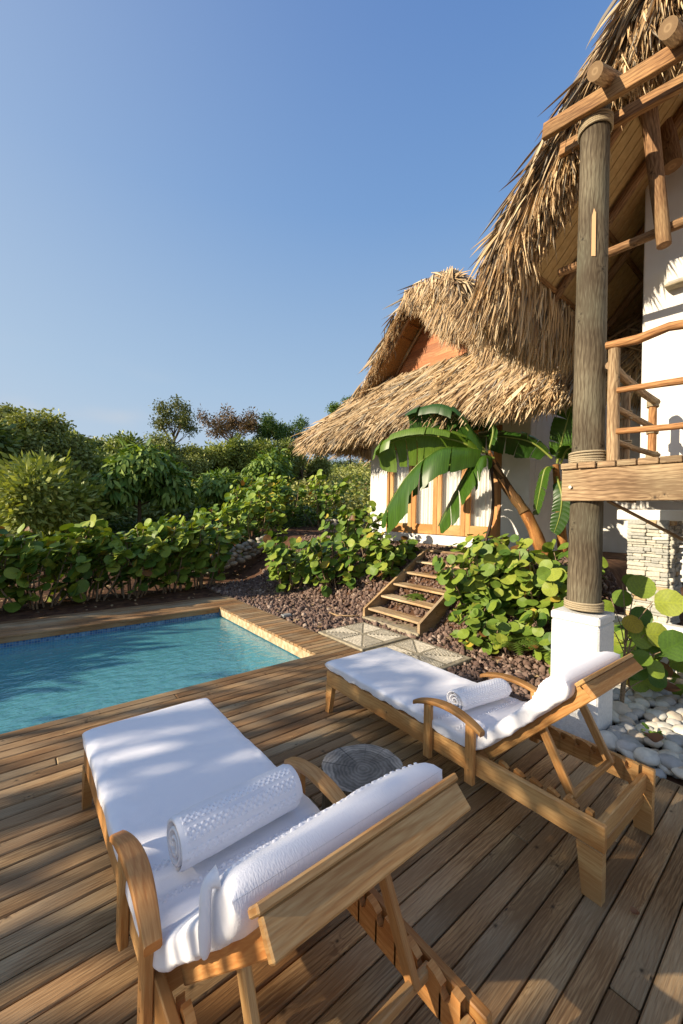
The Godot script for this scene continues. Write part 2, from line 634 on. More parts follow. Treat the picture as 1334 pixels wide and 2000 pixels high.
func make_pool() -> void:
	var pool := setting("pool")
	var s := Shape.new()
	var x0 := -6.0
	var x1 := 2.80
	var z0 := -6.62
	var z1 := -3.78
	var b := -1.35
	var top := -0.26
	s.poly([Vector3(x0, b, z0), Vector3(x1, b, z0), Vector3(x1, b, z1), Vector3(x0, b, z1)], Vector3.UP)
	s.poly([Vector3(x0, b, z0), Vector3(x1, b, z0), Vector3(x1, top, z0), Vector3(x0, top, z0)], Vector3(0, 0, 1))
	s.poly([Vector3(x0, b, z1), Vector3(x1, b, z1), Vector3(x1, top, z1), Vector3(x0, top, z1)], Vector3(0, 0, -1))
	s.poly([Vector3(x1, b, z0), Vector3(x1, b, z1), Vector3(x1, top, z1), Vector3(x1, top, z0)], Vector3(-1, 0, 0))
	s.poly([Vector3(x0, b, z0), Vector3(x0, b, z1), Vector3(x0, top, z1), Vector3(x0, top, z0)], Vector3(1, 0, 0))
	put("pool_shell", s.mesh(), mats.pool, pool)
	var t := Shape.new()
	var up := -0.03
	t.poly([Vector3(x0, top, z0), Vector3(x1, top, z0), Vector3(x1, up, z0), Vector3(x0, up, z0)], Vector3(0, 0, 1))
	t.poly([Vector3(x0, top, z1), Vector3(x1, top, z1), Vector3(x1, up, z1), Vector3(x0, up, z1)], Vector3(0, 0, -1))
	t.poly([Vector3(x1, top, z0), Vector3(x1, top, z1), Vector3(x1, up, z1), Vector3(x1, up, z0)], Vector3(-1, 0, 0))
	t.poly([Vector3(x0, top, z0), Vector3(x0, top, z1), Vector3(x0, up, z1), Vector3(x0, up, z0)], Vector3(1, 0, 0))
	put("mosaic_band", t.mesh(), mats.mosaic, pool)
	var w := Shape.new()
	var wy := -0.155
	w.poly([Vector3(x0, wy, z0), Vector3(x1, wy, z0), Vector3(x1, wy, z1), Vector3(x0, wy, z1)], Vector3.UP)
	var o := put("pool_water", w.mesh(), mats.water, self)
	o.set_meta("kind", "structure")


func make_gravel() -> void:
	var where := []
	var tints := []
	for k in 21000:
		var x := rng.randf_range(3.3, 6.6)
		var z := rng.randf_range(-8.9, -1.45)
		if x < 4.28 and z > -4.55 and z < -2.62:
			continue
		if x > 4.4 and x < 5.9 and z > -4.7 and z < -3.6 and rng.randf() < 0.5:
			continue
		var sc := rng.randf_range(0.012, 0.027) if rng.randf() < 0.85 else rng.randf_range(0.027, 0.048)
		var bs := Basis.from_euler(Vector3(rng.randf() * TAU, rng.randf() * TAU, rng.randf() * TAU)).scaled(Vector3.ONE * sc)
		where.append(Transform3D(bs, Vector3(x, ground_y(x, z) + sc * 0.45, z)))
		var q := rng.randf()
		var c := Color(0.11, 0.066, 0.05).lerp(Color(0.23, 0.155, 0.12), q)
		if rng.randf() < 0.08:
			c = Color(0.36, 0.27, 0.21)
		tints.append(c)
	var half := where.size() / 2
	var o := many("lava_gravel", rock_mesh(4, 0.8, 0.9), mats.rock, self, where.slice(0, half), tints.slice(0, half))
	tag(o, "reddish brown lava gravel covering the garden bed beside the pool", "gravel")
	o = many("lava_gravel", rock_mesh(14, 0.7, 1.2), mats.rock, self, where.slice(half), tints.slice(half))
	tag(o, "coarse dark lava gravel scattered through the planting bed", "gravel")
	# dry leaf litter
	var lw := []
	var lt := []
	var s := Shape.new()
	s.tri(Vector3(-0.5, 0, 0), Vector3(0, 0.12, 0.28), Vector3(0.5, 0, 0), Vector3.UP)
	s.tri(Vector3(-0.5, 0, 0), Vector3(0, 0.1, -0.28), Vector3(0.5, 0, 0), Vector3.UP)
	for k in 1500:
		var x := rng.randf_range(-4.0, 9.0)
		var z := rng.randf_range(-13.0, -7.6)
		if k < 420:
			x = rng.randf_range(3.4, 6.5)
			z = rng.randf_range(-8.0, -1.6)
			if x < 4.28 and z > -4.55:
				continue
		lw.append(Transform3D(Basis.from_euler(Vector3(rng.randf_range(-0.4, 0.4), rng.randf() * TAU, rng.randf_range(-0.4, 0.4))).scaled(Vector3.ONE * rng.randf_range(0.05, 0.13)), Vector3(x, ground_y(x, z) + 0.03, z)))
		lt.append(Color(0.22, 0.13, 0.06).lerp(Color(0.42, 0.30, 0.16), rng.randf()))
	o = many("leaf_litter", s.mesh(), mats.rock, self, lw, lt)
	tag(o, "dry brown leaf litter under the hedge and shrubs", "leaf litter")


func make_pebbles() -> void:
	var bed := setting("pebble_bed", "bed of large white pebbles beside the deck")
	var base := Shape.new()
	base.xf.origin = Vector3(4.35, -0.03, 0.35)
	base.poly([Vector3(-1.06, 0, -1.7), Vector3(1.06, 0, -1.7), Vector3(1.06, 0, 1.7), Vector3(-1.06, 0, 1.7)], Vector3.UP)
	put("bed", base.mesh(), mats.soil, bed)
	var meshes := []
	for k in 5:
		meshes.append(pebble_mesh(60 + k))
	var tones := []
	for c in [Color(0.82, 0.81, 0.77), Color(0.76, 0.75, 0.73), Color(0.86, 0.84, 0.78), Color(0.70, 0.70, 0.69), Color(0.80, 0.75, 0.68)]:
		var m := mottled(c * 0.9, c * 1.06, 0.012, tones.size() + 90, 3.0, 0.7, 0.05)
		tones.append(m)
	var z := -1.32
	while z < 1.0:
		var x := 3.34 + rng.randf_range(0.0, 0.06)
		var last := 0.0
		while x < 5.4:
			var big := rng.randf_range(0.046, 0.082)
			var skip := x < 3.80 and x > 3.30 and z > -1.5 and z < -1.0
			if not skip:
				var e := Vector3(rng.randf_range(-0.25, 0.25), rng.randf() * TAU, rng.randf_range(-0.25, 0.25))
				var b := Basis.from_euler(e) * Basis.from_scale(Vector3(big * rng.randf_range(1.0, 1.3), big * rng.randf_range(0.55, 0.75), big))
				put("pebble", meshes[rng.randi() % 5], tones[rng.randi() % 5], bed, Vector3(x, big * 0.4 + rng.randf_range(-0.01, 0.03), z + rng.randf_range(-0.03, 0.03)), b)
			x += big * 2.0 + rng.randf_range(-0.015, 0.012)
			last = big
		z += 0.11
	var lower := []
	for k in 500:
		lower.append(Transform3D(Basis.from_euler(Vector3(rng.randf(), rng.randf() * TAU, 0)).scaled(Vector3(0.05, 0.03, 0.04)), Vector3(rng.randf_range(3.3, 5.4), -0.01, rng.randf_range(-1.3, 1.9))))
	many("lower_pebbles", meshes[0], tones[3], bed, lower)
	for k in 9:
		var b := Basis.from_euler(Vector3(rng.randf_range(-0.3, 0.3), rng.randf() * TAU, rng.randf_range(-0.3, 0.3))) * Basis.from_scale(Vector3(rng.randf_range(0.07, 0.10), 0.045, 0.065))
		put("pebble", meshes[k % 5], tones[k % 5], bed, Vector3(3.36 + rng.randf_range(-0.02, 0.05), 0.05, -1.0 + k * 0.12), b)


func make_slabs() -> void:
	for k in 2:
		var zc := [-4.06, -3.09][k] as float
		var o := thing("paving_slab", ["cast stone paving slab with fishbone pebble pattern at the foot of stairs", "cast stone paving slab with fishbone pebble pattern behind the second lounger"][k], "paving slab", Vector3(3.77, -0.045, zc), 0.0, "patterned paving slabs")
		var s := Shape.new()
		s.box(Vector3(0.87, 0.07, 0.92), 0.008)
		put("slab", s.mesh(), mats.slab, o)
		# raised pebbles laid in four triangles of a fishbone pattern
		var w := []
		var tints := []
		var n := 21
		for a in n:
			for b in n * 2:
				var u := (a + 0.5) / n * 2.0 - 1.0
				var v := (b + 0.5) / (n * 2) * 2.0 - 1.0
				var p := Vector3(u * 0.38, 0.037, v * 0.40)
				var turn := PI * 0.25
				if absf(u) > absf(v):
					turn = PI * 0.25 if u * v > 0 else -PI * 0.25
				else:
					turn = -PI * 0.25 if u * v > 0 else PI * 0.25
				if absf(absf(u) - absf(v)) < 0.05 or absf(u) < 0.035 or absf(v) < 0.03:
					continue
				w.append(Transform3D(Basis(Vector3.UP, turn + rng.randf_range(-0.2, 0.2)).scaled(Vector3.ONE) * Basis.from_scale(Vector3(0.0135, 0.009, 0.0065)), p))
				tints.append(Color(0.50, 0.46, 0.38) * rng.randf_range(0.75, 1.15))
		many("pebble_inlay", rock_mesh(2, 1.0, 0.2), mats.rock, o, w, tints)


func make_stairs() -> void:
	var o := thing("garden_stairs", "pale timber open stairs of five treads climbing to the glazed cottage", "stairs", Vector3(4.4, -0.03, -4.15))
	var m: Material = beam_woods[1]
	for side in [-0.56, 0.56]:
		var s := Shape.new()
		var prof := [Vector2(-0.02, 0.0), Vector2(-0.02, 0.17), Vector2(1.50, 1.06), Vector2(1.62, 1.06), Vector2(1.62, 0.80), Vector2(0.30, 0.0)]
		var a := []
		var b := []
		for p in prof:
			a.append(Vector3(p.x, p.y, side - 0.022))
			b.append(Vector3(p.x, p.y, side + 0.022))
		s.poly(a, Vector3(0, 0, -1))
		s.poly(b, Vector3(0, 0, 1))
		for k in prof.size():
			var e: Vector2 = prof[(k + 1) % prof.size()] - prof[k]
			s.poly([a[k], a[(k + 1) % 6], b[(k + 1) % 6], b[k]], Vector3(-e.y, e.x, 0).normalized())
		put("stringer", s.mesh(), mats.stringer, o)
	for k in 5:
		beam("tread", Vector3(0.16 + k * 0.29, 0.155 + k * 0.172, -0.535), Vector3(0.16 + k * 0.29, 0.155 + k * 0.172, 0.535), 0.25, 0.035, mats.tread, o, Vector3.UP, 0.01)
	var base := Shape.new()
	base.box(Vector3(0.30, 0.08, 1.16), 0.01, Vector2(), Vector3(0.10, 0.0, 0))
	put("footing", base.mesh(), mats.slab, o)
	var d := thing("landing", "weathered timber landing in front of the cottage doors", "landing", Vector3(6.55, 1.0, -5.2))
	for k in 9:
		beam("plank", Vector3(-0.56 + k * 0.14, 0, -2.0), Vector3(-0.56 + k * 0.14, 0, 1.72), 0.13, 0.035, beam_woods[k % 2], d, Vector3.UP, 0.005)
	for zz in [-1.8, 0.0, 1.6]:
		beam("joist", Vector3(-0.6, -0.09, zz), Vector3(0.62, -0.09, zz), 0.06, 0.14, beam_woods[0], d)
	var p := Shape.new()
	p.box(Vector3(0.10, 1.15, 3.5), 0.01, Vector2(), Vector3(-0.48, -0.60, -0.2))
	put("plinth", p.mesh(), mats.wall, d)


# ---------------------------------------------------------------- loungers
func make_lounger(label: String, at: Vector3, turn: float) -> Node3D:
	# local: x across 0..0.68, -z towards the foot end, y up
	var o := thing("sun_lounger", label, "sun lounger", at, turn, "teak sun loungers on the deck")
	var T := func(): return teak_woods[rng.randi() % teak_woods.size()]
	for x in [0.015, 0.665]:
		beam("side_rail", Vector3(x, 0.278, 0.0), Vector3(x, 0.278, -2.06), 0.03, 0.115, T.call(), o)
		# notched rack inside the rail
		var s := Shape.new()
		var inner := 0.047 if x < 0.3 else 0.633
		var top := []
		var v := 0.06
		while v < 0.56:
			top.append_array([Vector2(v, 0.345), Vector2(v + 0.028, 0.35), Vector2(v + 0.034, 0.312), Vector2(v + 0.052, 0.300), Vector2(v + 0.068, 0.312), Vector2(v + 0.062, 0.332)])
			v += 0.085
		for k in top.size() - 1:
			var p: Vector2 = top[k]
			var q: Vector2 = top[k + 1]
			if q.x < p.x:
				q.x = p.x + 0.001
			var lo := 0.235
			for side in [-0.0125, 0.0125]:
				s.poly([Vector3(inner + side, lo, -p.x), Vector3(inner + side, lo, -q.x), Vector3(inner + side, q.y, -q.x), Vector3(inner + side, p.y, -p.x)], Vector3(signf(side), 0, 0), Vector2(0.3, 0.3))
			var e := q - p
			s.poly([Vector3(inner - 0.0125, p.y, -p.x), Vector3(inner + 0.0125, p.y, -p.x), Vector3(inner + 0.0125, q.y, -q.x), Vector3(inner - 0.0125, q.y, -q.x)], Vector3(0, e.x, e.y).normalized())
			s.poly([Vector3(inner - 0.0125, lo, -p.x), Vector3(inner + 0.0125, lo, -p.x), Vector3(inner + 0.0125, lo, -q.x), Vector3(inner - 0.0125, lo, -q.x)], Vector3(0, -1, 0))
		put("notched_rack", s.mesh(), T.call(), o)
		# legs taper towards the floor
		for e in [[2.055, -1.0, 0.085, 0.045], [0.005, 1.0, 0.105, 0.078]]:
			var l := Shape.new()
			var f: float = e[0]
			var d: float = e[1]
			var x0: float = x - 0.021
			var x1: float = x + 0.021
			var pr := [Vector2(f, 0.0), Vector2(f + d * e[3], 0.0), Vector2(f + d * e[2], 0.222), Vector2(f, 0.222)]
			var a := []
			var b := []
			for p: Vector2 in pr:
				a.append(Vector3(x0, p.y, -p.x))
				b.append(Vector3(x1, p.y, -p.x))
			l.xf = Transform3D(Basis(), Vector3())
			l.poly(a, Vector3(-1, 0, 0), Vector2(0.2, 0.1))
			l.poly(b, Vector3(1, 0, 0), Vector2(0.2, 0.1))
			var mid := Vector3((x0 + x1) / 2.0, 0.11, -(f + d * 0.03))
			for k in 4:
				var c: Vector3 = (a[k] + a[(k + 1) % 4] + b[k] + b[(k + 1) % 4]) / 4.0
				var ev: Vector3 = a[(k + 1) % 4] - a[k]
				var nn := ev.cross(Vector3.RIGHT).normalized()
				if nn.dot(c - mid) < 0:
					nn = -nn
				l.poly([a[k], a[(k + 1) % 4], b[(k + 1) % 4], b[k]], nn, Vector2(0.2, 0.1))
			put("leg", l.mesh(), T.call(), o)
	beam("end_rail", Vector3(0.03, 0.278, -2.045), Vector3(0.65, 0.278, -2.045), 0.026, 0.105, T.call(), o)
	beam("end_rail", Vector3(0.03, 0.262, -0.045), Vector3(0.65, 0.262, -0.045), 0.028, 0.085, T.call(), o)
	beam("stretcher", Vector3(0.03, 0.165, -0.055), Vector3(0.65, 0.165, -0.055), 0.028, 0.06, T.call(), o)
	beam("cross_rail", Vector3(0.03, 0.272, -0.67), Vector3(0.65, 0.272, -0.67), 0.03, 0.08, T.call(), o)
	for k in 19:
		beam("seat_slat", Vector3(0.03, 0.336, -0.72 - k * 0.071), Vector3(0.65, 0.336, -0.72 - k * 0.071), 0.052, 0.018, teak_woods[k % 4], o)
	for x in [-0.016, 0.696]:
		for v in [0.955, 0.655]:
			for yy in [0.25, 0.31]:
				var plug := Shape.new()
				var face: float = -0.031 if x < 0.3 else 0.711
				plug.tube([Vector3(face - signf(face) * 0.004, yy, -v), Vector3(face + (-0.0015 if x < 0.3 else 0.0015), yy, -v)], [0.006, 0.006], 8)
				put("dowel", plug.mesh(), teak_woods[1], o)
			beam("arm_post", Vector3(x, 0.172, -v), Vector3(x, 0.50, -v), 0.03, 0.055, T.call(), o, Vector3(0, 0, -1))
		# bowed arm
		var s := Shape.new()
		var n := 14
		var pt := PackedVector3Array()
		var uv := PackedVector2Array()
		var out := -1.0 if x < 0.3 else 1.0
		for r in n + 1:
			var f := float(r) / n
			var v := 1.06 - f * 0.48
			var y := 0.471 + 0.055 * pow(sin(PI * f), 0.8) + 0.008 * f
			var hw := 0.0235 + 0.0095 * sin(PI * f)
			var edge: float = -0.043 if x < 0.3 else 0.723
			var cx: float = edge - out * hw
			var th := 0.0135
			for c in [[-1.0, 0.6], [-0.8, 1.0], [0.8, 1.0], [1.0, 0.6], [1.0, -0.6], [0.8, -1.0], [-0.8, -1.0], [-1.0, -0.6], [-1.0, 0.6]]:
				pt.append(Vector3(cx + c[0] * hw, y + c[1] * th, -v))
				uv.append(Vector2(v, 0.2 + c[0] * 0.03 + c[1] * 0.01))
		s.sheet(pt, n + 1, 9, uv, true, true)
		for e in [0, n]:
			var q := []
			for c in 8:
				q.append(pt[e * 9 + c])
			s.poly(q, Vector3(0, 0, -1.0 if e == 0 else 1.0))
		put("arm_rest", s.mesh(), T.call(), o)
	# backrest raised on its prop
	var d := Vector3(0, 0.54, 0.52).normalized()
	var nn := Vector3(0, 0.52, -0.54).normalized()
	var foot := Vector3(0, 0.335, -0.625)
	var tall := 0.75
	for x in [0.082, 0.598]:
		var a := foot + Vector3(x, 0, 0) - nn * 0.009
		beam("back_stile", a, a + d * tall, 0.028, 0.08, T.call(), o, nn)
	for k in 9:
		var c := foot + d * (0.04 + k * 0.078) + nn * 0.040
		beam("back_slat", c + Vector3(0.045, 0, 0), c + Vector3(0.635, 0, 0), 0.05, 0.018, teak_woods[k % 4], o, nn)
	var h := foot + d * (tall + 0.012)
	beam("head_rail", h + Vector3(0.035, 0, 0) + nn * -0.014, h + Vector3(0.645, 0, 0) + nn * -0.014, 0.026, 0.070, teak_woods[3], o, nn)
	beam("head_cap", h + Vector3(0.028, 0, 0) + nn * 0.031 - d * 0.006, h + Vector3(0.652, 0, 0) + nn * 0.031 - d * 0.006, 0.052, 0.019, teak_woods[3], o, nn)
	for x in [0.112, 0.568]:
		beam("prop_strut", foot + d * 0.40 + Vector3(x, 0, 0) - nn * 0.01, Vector3(x, 0.318, -0.175), 0.024, 0.045, T.call(), o, Vector3(0, 0, -1))
	beam("prop_bar", Vector3(0.04, 0.322, -0.178), Vector3(0.64, 0.322, -0.178), 0.024, 0.034, T.call(), o)
	return o


# mattress in its terry cover, bent up the backrest and folded over at the head
func make_cushion(label: String, at: Vector3, turn: float, seed: int) -> Node3D:
	var o := thing("lounger_cushion", label, "cushion", at, turn, "white terry covered lounger cushions")
	var f := FastNoiseLite.new()
	f.seed = seed
	f.frequency = 1.0
	f.fractal_octaves = 3
	var d := Vector3(0, 0.54, 0.52).normalized()
	var nn := Vector3(0, 0.52, -0.54).normalized()
	var foot := Vector3(0, 0.335, -0.625) + nn * 0.052
	var path := []      # [centre, normal, half thickness, length so far]
	var rows := 150
	var seat := 1.36
	var back := 0.66
	var bend := 0.10
	var total := seat + bend + back
	var mid0 := Vector3(0.34, 0.384, -2.075)
	var p := mid0
	var last := p
	for r in rows + 1:
		var s := total * r / rows
		var ang := smooth(seat - 0.04, seat + bend + 0.10, s) * atan2(0.54, 0.52)
		var dir := Vector3(0, sin(ang), cos(ang))
		var nrm := Vector3(0, cos(ang), -sin(ang))
		if r > 0:
			p += dir * (total / rows)
		var th := 0.036
		var lift := 0.0
		var roll := smooth(total - 0.26, total - 0.13, s)
		th += 0.022 * roll
		lift += 0.018 * roll
		th *= sqrt(clampf(1.0 - pow(1.0 - clampf(s / 0.05, 0.0, 1.0), 2.0), 0.0, 1.0))
		th *= sqrt(clampf(1.0 - pow(1.0 - clampf((total - s) / 0.07, 0.0, 1.0), 2.0), 0.0, 1.0))
		path.append([p + nrm * lift, nrm, maxf(th, 0.006), s])
		last = p
	# close both ends
	path[0][2] = 0.0002
	path[rows][2] = 0.0002
	var cols := 64
	var point := func(fr: float, x: float, y: float) -> Vector3:
		var j := clampi(int(fr), 0, rows - 1)
		var g := fr - j
		var c: Vector3 = path[j][0].lerp(path[j + 1][0], g)
		var nrm: Vector3 = path[j][1].lerp(path[j + 1][1], g).normalized()
		var th := lerpf(path[j][2], path[j + 1][2], g)
		var s := lerpf(path[j][3], path[j + 1][3], g)
		var half := 0.352 - 0.02 * smooth(seat, seat + 0.2, s) + 0.006 * f.get_noise_2d(s * 3.0, x * 0.7)
		var bump := 0.0
		if y > 0.0:
			var fold := smooth(seat - 0.45, seat - 0.05, s) * smooth(seat + 0.35, seat + 0.08, s)
			bump = 0.006 * f.get_noise_3d(x * 1.6, s * 4.0, 3.0) + fold * 0.012 * absf(f.get_noise_3d(x * 1.2 + s * 1.5, s * 9.0, 9.0))
			bump += 0.003 * f.get_noise_3d(x * 7.0, s * 20.0, 1.0)
		var sag := 0.0
		if y < 0.0 and absf(x) > 0.75:
			sag = -0.014 * (absf(x) - 0.75) * 4.0 * (1.0 + f.get_noise_2d(s * 6.0, x * 3.0))
		bump *= smooth(0.0, 0.03, s) * smooth(total, total - 0.03, s)
		return Vector3(0.34 + x * half, c.y, c.z) + nrm * (y * th + bump + sag * smooth(0.0, 0.1, s) * smooth(total, total - 0.1, s))
	var pts := PackedVector3Array()
	var uv := PackedVector2Array()
	for r in rows + 1:
		for k in cols + 1:
			var an := TAU * (k % cols) / cols
			# a rounded slab: flat faces, full edges
			var x := signf(cos(an)) * pow(absf(cos(an)), 0.22)
			var y := signf(sin(an)) * pow(absf(sin(an)), 0.55)
			pts.append(point.call(float(r), x, y))
			uv.append(Vector2(x * 0.35 + 0.36, path[r][3]))
	var sh := Shape.new()
	sh.sheet(pts, rows + 1, cols + 1, uv, true, false)
	var tail := sh.n.size() - (cols + 1)
	for k in cols + 1:
		sh.n[k] = Vector3(0, 0, -1)
		sh.n[tail + k] = d
	put("cover", sh.mesh(), mats.terry, o)
	# woven bands of small raised checks across the towelling
	for band in [[total - 0.30, 3], [total - 0.225, 2], [total - 0.155, 8], [seat - 0.20, 3], [seat - 0.06, 2]]:
		var side := 0.0125
		var nr: int = band[1] * 4
		var nc := 50 * 4
		var w := Shape.new()
		var pp := PackedVector3Array()
		var qq := PackedVector2Array()
		for r in nr + 1:
			var fr: float = (band[0] + r * side / 4.0) / total * rows
			for c in nc + 1:
				var x := (float(c) / nc * 2.0 - 1.0) * 0.93
				var ca := pow(absf(x), 1.0 / 0.22)
				var y := pow(sqrt(maxf(1.0 - ca * ca, 0.0)), 0.55)
				var on_top: Vector3 = point.call(fr, x, y)
				var nrm: Vector3 = path[clampi(int(fr), 0, rows)][1]
				var on := ((r / 4) + (c / 4)) % 2 == 0 and r % 4 != 0 and c % 4 != 0
				pp.append(on_top + nrm * (0.0045 if on else (-0.002 if r == 0 or r == nr or c == 0 or c == nc else 0.0004)))
				qq.append(Vector2(x * 0.35 + 0.36, 0.5))
		w.sheet(pp, nr + 1, nc + 1, qq, false, true)
		put("waffle_band", w.mesh(), mats.cloth, o)
	return o


func make_roll(label: String, at: Vector3, turn: float, length: float, radius: float, flat: float, seed: int) -> void:
	var o := thing("rolled_towel", label, "towel", at, turn, "white rolled towels on the cushions")
	var f := FastNoiseLite.new()
	f.seed = seed
	f.frequency = 1.3
	var s := Shape.new()
	var rows := 36
	var cols := 40
	var p := PackedVector3Array()
	var uv := PackedVector2Array()
	for r in rows + 1:
		var x := (float(r) / rows - 0.5) * length
		var e := clampf((0.5 - absf(float(r) / rows - 0.5)) * length / 0.012, 0.0, 1.0)
		for c in cols + 1:
			var a := TAU * (c % cols) / cols
			var rr := radius * (0.93 + 0.07 * sqrt(e)) * (1.0 + 0.05 * f.get_noise_3d(x * 4.0, cos(a), sin(a)))
			var y := sin(a) * rr * flat
			y = maxf(y, -radius * flat * 0.86)
			p.append(Vector3(x, y, cos(a) * rr))
			uv.append(Vector2(x + 0.3, a * radius))
	s.sheet(p, rows + 1, cols + 1, uv, true, true)
	put("outer_wrap", s.mesh(), mats.towel, o)
	for band in [[0.45, 4], [1.15, 3], [-0.15, 3]]:
		var q := Shape.new()
		var nr: int = band[1] * 4
		var nc := int(length * 0.94 / 0.0115) * 4
		var pp := PackedVector3Array()
		var qq := PackedVector2Array()
		for r in nr + 1:
			var a: float = band[0] + r * 0.0115 / 4.0 / radius
			for c in nc + 1:
				var x := (float(c) / nc - 0.5) * length * 0.94
				var on := ((r / 4) + (c / 4)) % 2 == 0 and r % 4 != 0 and c % 4 != 0
				var rr := radius * (1.0 + 0.05 * f.get_noise_3d(x * 4.0, cos(a), sin(a))) + (0.004 if on else (-0.002 if r == 0 or r == nr or c == 0 or c == nc else 0.0006))
				pp.append(Vector3(x, sin(a) * rr * flat, cos(a) * rr))
				qq.append(Vector2(x, 0.1))
		q.sheet(pp, nr + 1, nc + 1, qq, false, false)
		put("waffle_band", q.mesh(), mats.cloth, o)
	# the spiral of the rolled cloth shows at both ends
	for e in [-1.0, 1.0]:
		var q := Shape.new()
		var n := 110
		var pp := PackedVector3Array()
		var qq := PackedVector2Array()
		for r in 4:
			for k in n + 1:
				var a := k * TAU * 2.6 / n
				var rr := radius * 0.92 * (1.0 - 0.88 * k / n)
				var w := radius * 0.13
				var dx: float = [-0.03, 0.0, 0.0, -0.03][r]
				var dr: float = [w, w, -w * 0.3, -w * 0.3][r]
				pp.append(Vector3(e * (length / 2.0 + dx + 0.002), sin(a) * maxf(rr + dr, 0.002) * flat, cos(a) * maxf(rr + dr, 0.002)))
				qq.append(Vector2(k * 0.01, r * 0.01))
		q.sheet(pp, 4, n + 1, qq, false, e > 0.0)
		put("rolled_end", q.mesh(), mats.towel, o)


func make_stump() -> void:
	var o := thing("log_stool", "grey weathered tree stump stool standing between the loungers", "stool", Vector3(1.44, 0, -1.52))
	var s := Shape.new()
	var pts := PackedVector3Array()
	var uv := PackedVector2Array()
	var rows := 12
	var cols := 40
	for r in rows + 1:
		for c in cols + 1:
			var a := TAU * (c % cols) / cols
			var rr := 0.215 * (1.0 + 0.13 * wind.get_noise_2d(cos(a) * 60.0 + 5.0, sin(a) * 60.0) + 0.05 * wind.get_noise_2d(cos(a) * 300.0, sin(a) * 300.0))
			rr *= 1.0 - 0.06 * sin(PI * r / rows)
			if r == rows:
				rr -= 0.006
			pts.append(Vector3(cos(a) * rr, 0.33 * r / rows, sin(a) * rr))
			uv.append(Vector2(0.33 * r / rows, a * 0.2))
	s.sheet(pts, rows + 1, cols + 1, uv, true, true)
	put("bark_side", s.mesh(), pole_woods[0], o)
	# end grain: rings
	var n := 256
	var data := PackedByteArray()
	data.resize(n * n * 3)
	for y in n:
		for x in n:
			var d := Vector2(x - 120, y - 132) / n
			var rr := d.length() * (1.0 + 0.18 * wind.get_noise_2d(d.normalized().x * 60.0, d.normalized().y * 60.0))
			var ring := 0.5 + 0.5 * sin(rr * 150.0 + wind.get_noise_2d(x * 3.0, y * 3.0) * 3.0)
			var k := 0.52 + 0.12 * ring + 0.14 * wind.get_noise_2d(x * 2.0, y * 2.0)
			if rr < 0.33:
				k *= 0.78
			var crack := absf(wind.get_noise_2d(atan2(d.y, d.x) * 55.0, 7.0))
			if crack < 0.012 and rr > 0.12:
				k *= 0.7
			for q in 3:
				data[(y * n + x) * 3 + q] = int(clampf(k * [1.0, 0.94, 0.86][q], 0, 1) * 255)
	var m := plain(Color.WHITE, 0.9)
	m.albedo_texture = picture(n, n, data)
	var t := Shape.new()
	for c in cols:
		var a := pts[rows * (cols + 1) + c]
		var b := pts[rows * (cols + 1) + c + 1]
		var h := Vector3(0, 0.333, 0)
		t.tri(h, a, b, Vector3.UP, Vector2(0.5, 0.5), Vector2(a.x, a.z) * 2.0 + Vector2(0.5, 0.5), Vector2(b.x, b.z) * 2.0 + Vector2(0.5, 0.5))
	put("top", t.mesh(), m, o)


# ---------------------------------------------------------------- thatch
func strand_mesh(bend: float) -> ArrayMesh:
	# a dry palm leaflet one metre long, lying along +z
	var s := Shape.new()
	var p := PackedVector3Array()
	var uv := PackedVector2Array()
	for r in 5:
		var f := r / 4.0
		var w := [0.55, 1.0, 0.9, 0.55, 0.04][r] as float
		for c in 3:
			p.append(Vector3((c - 1) * 0.5 * w, bend * f * f + (0.10 if c == 1 else 0.0) * w, f))
			uv.append(Vector2(c * 0.5, f))
	s.sheet(p, 5, 3, uv, false, true)
	return s.mesh()


func straw_tint() -> Color:
	var q := rng.randf()
	if q < 0.24:
		return Color(0.72, 0.57, 0.36) * rng.randf_range(0.9, 1.15)
	if q < 0.33:
		return Color(0.22, 0.135, 0.07) * rng.randf_range(0.8, 1.3)
	if q < 0.46:
		return Color(0.34, 0.29, 0.22) * rng.randf_range(0.8, 1.2)
	return Color(0.57, 0.40, 0.215) * rng.randf_range(0.75, 1.2)


class Thatch:
	var where := [[], []]
	var tints := [[], []]


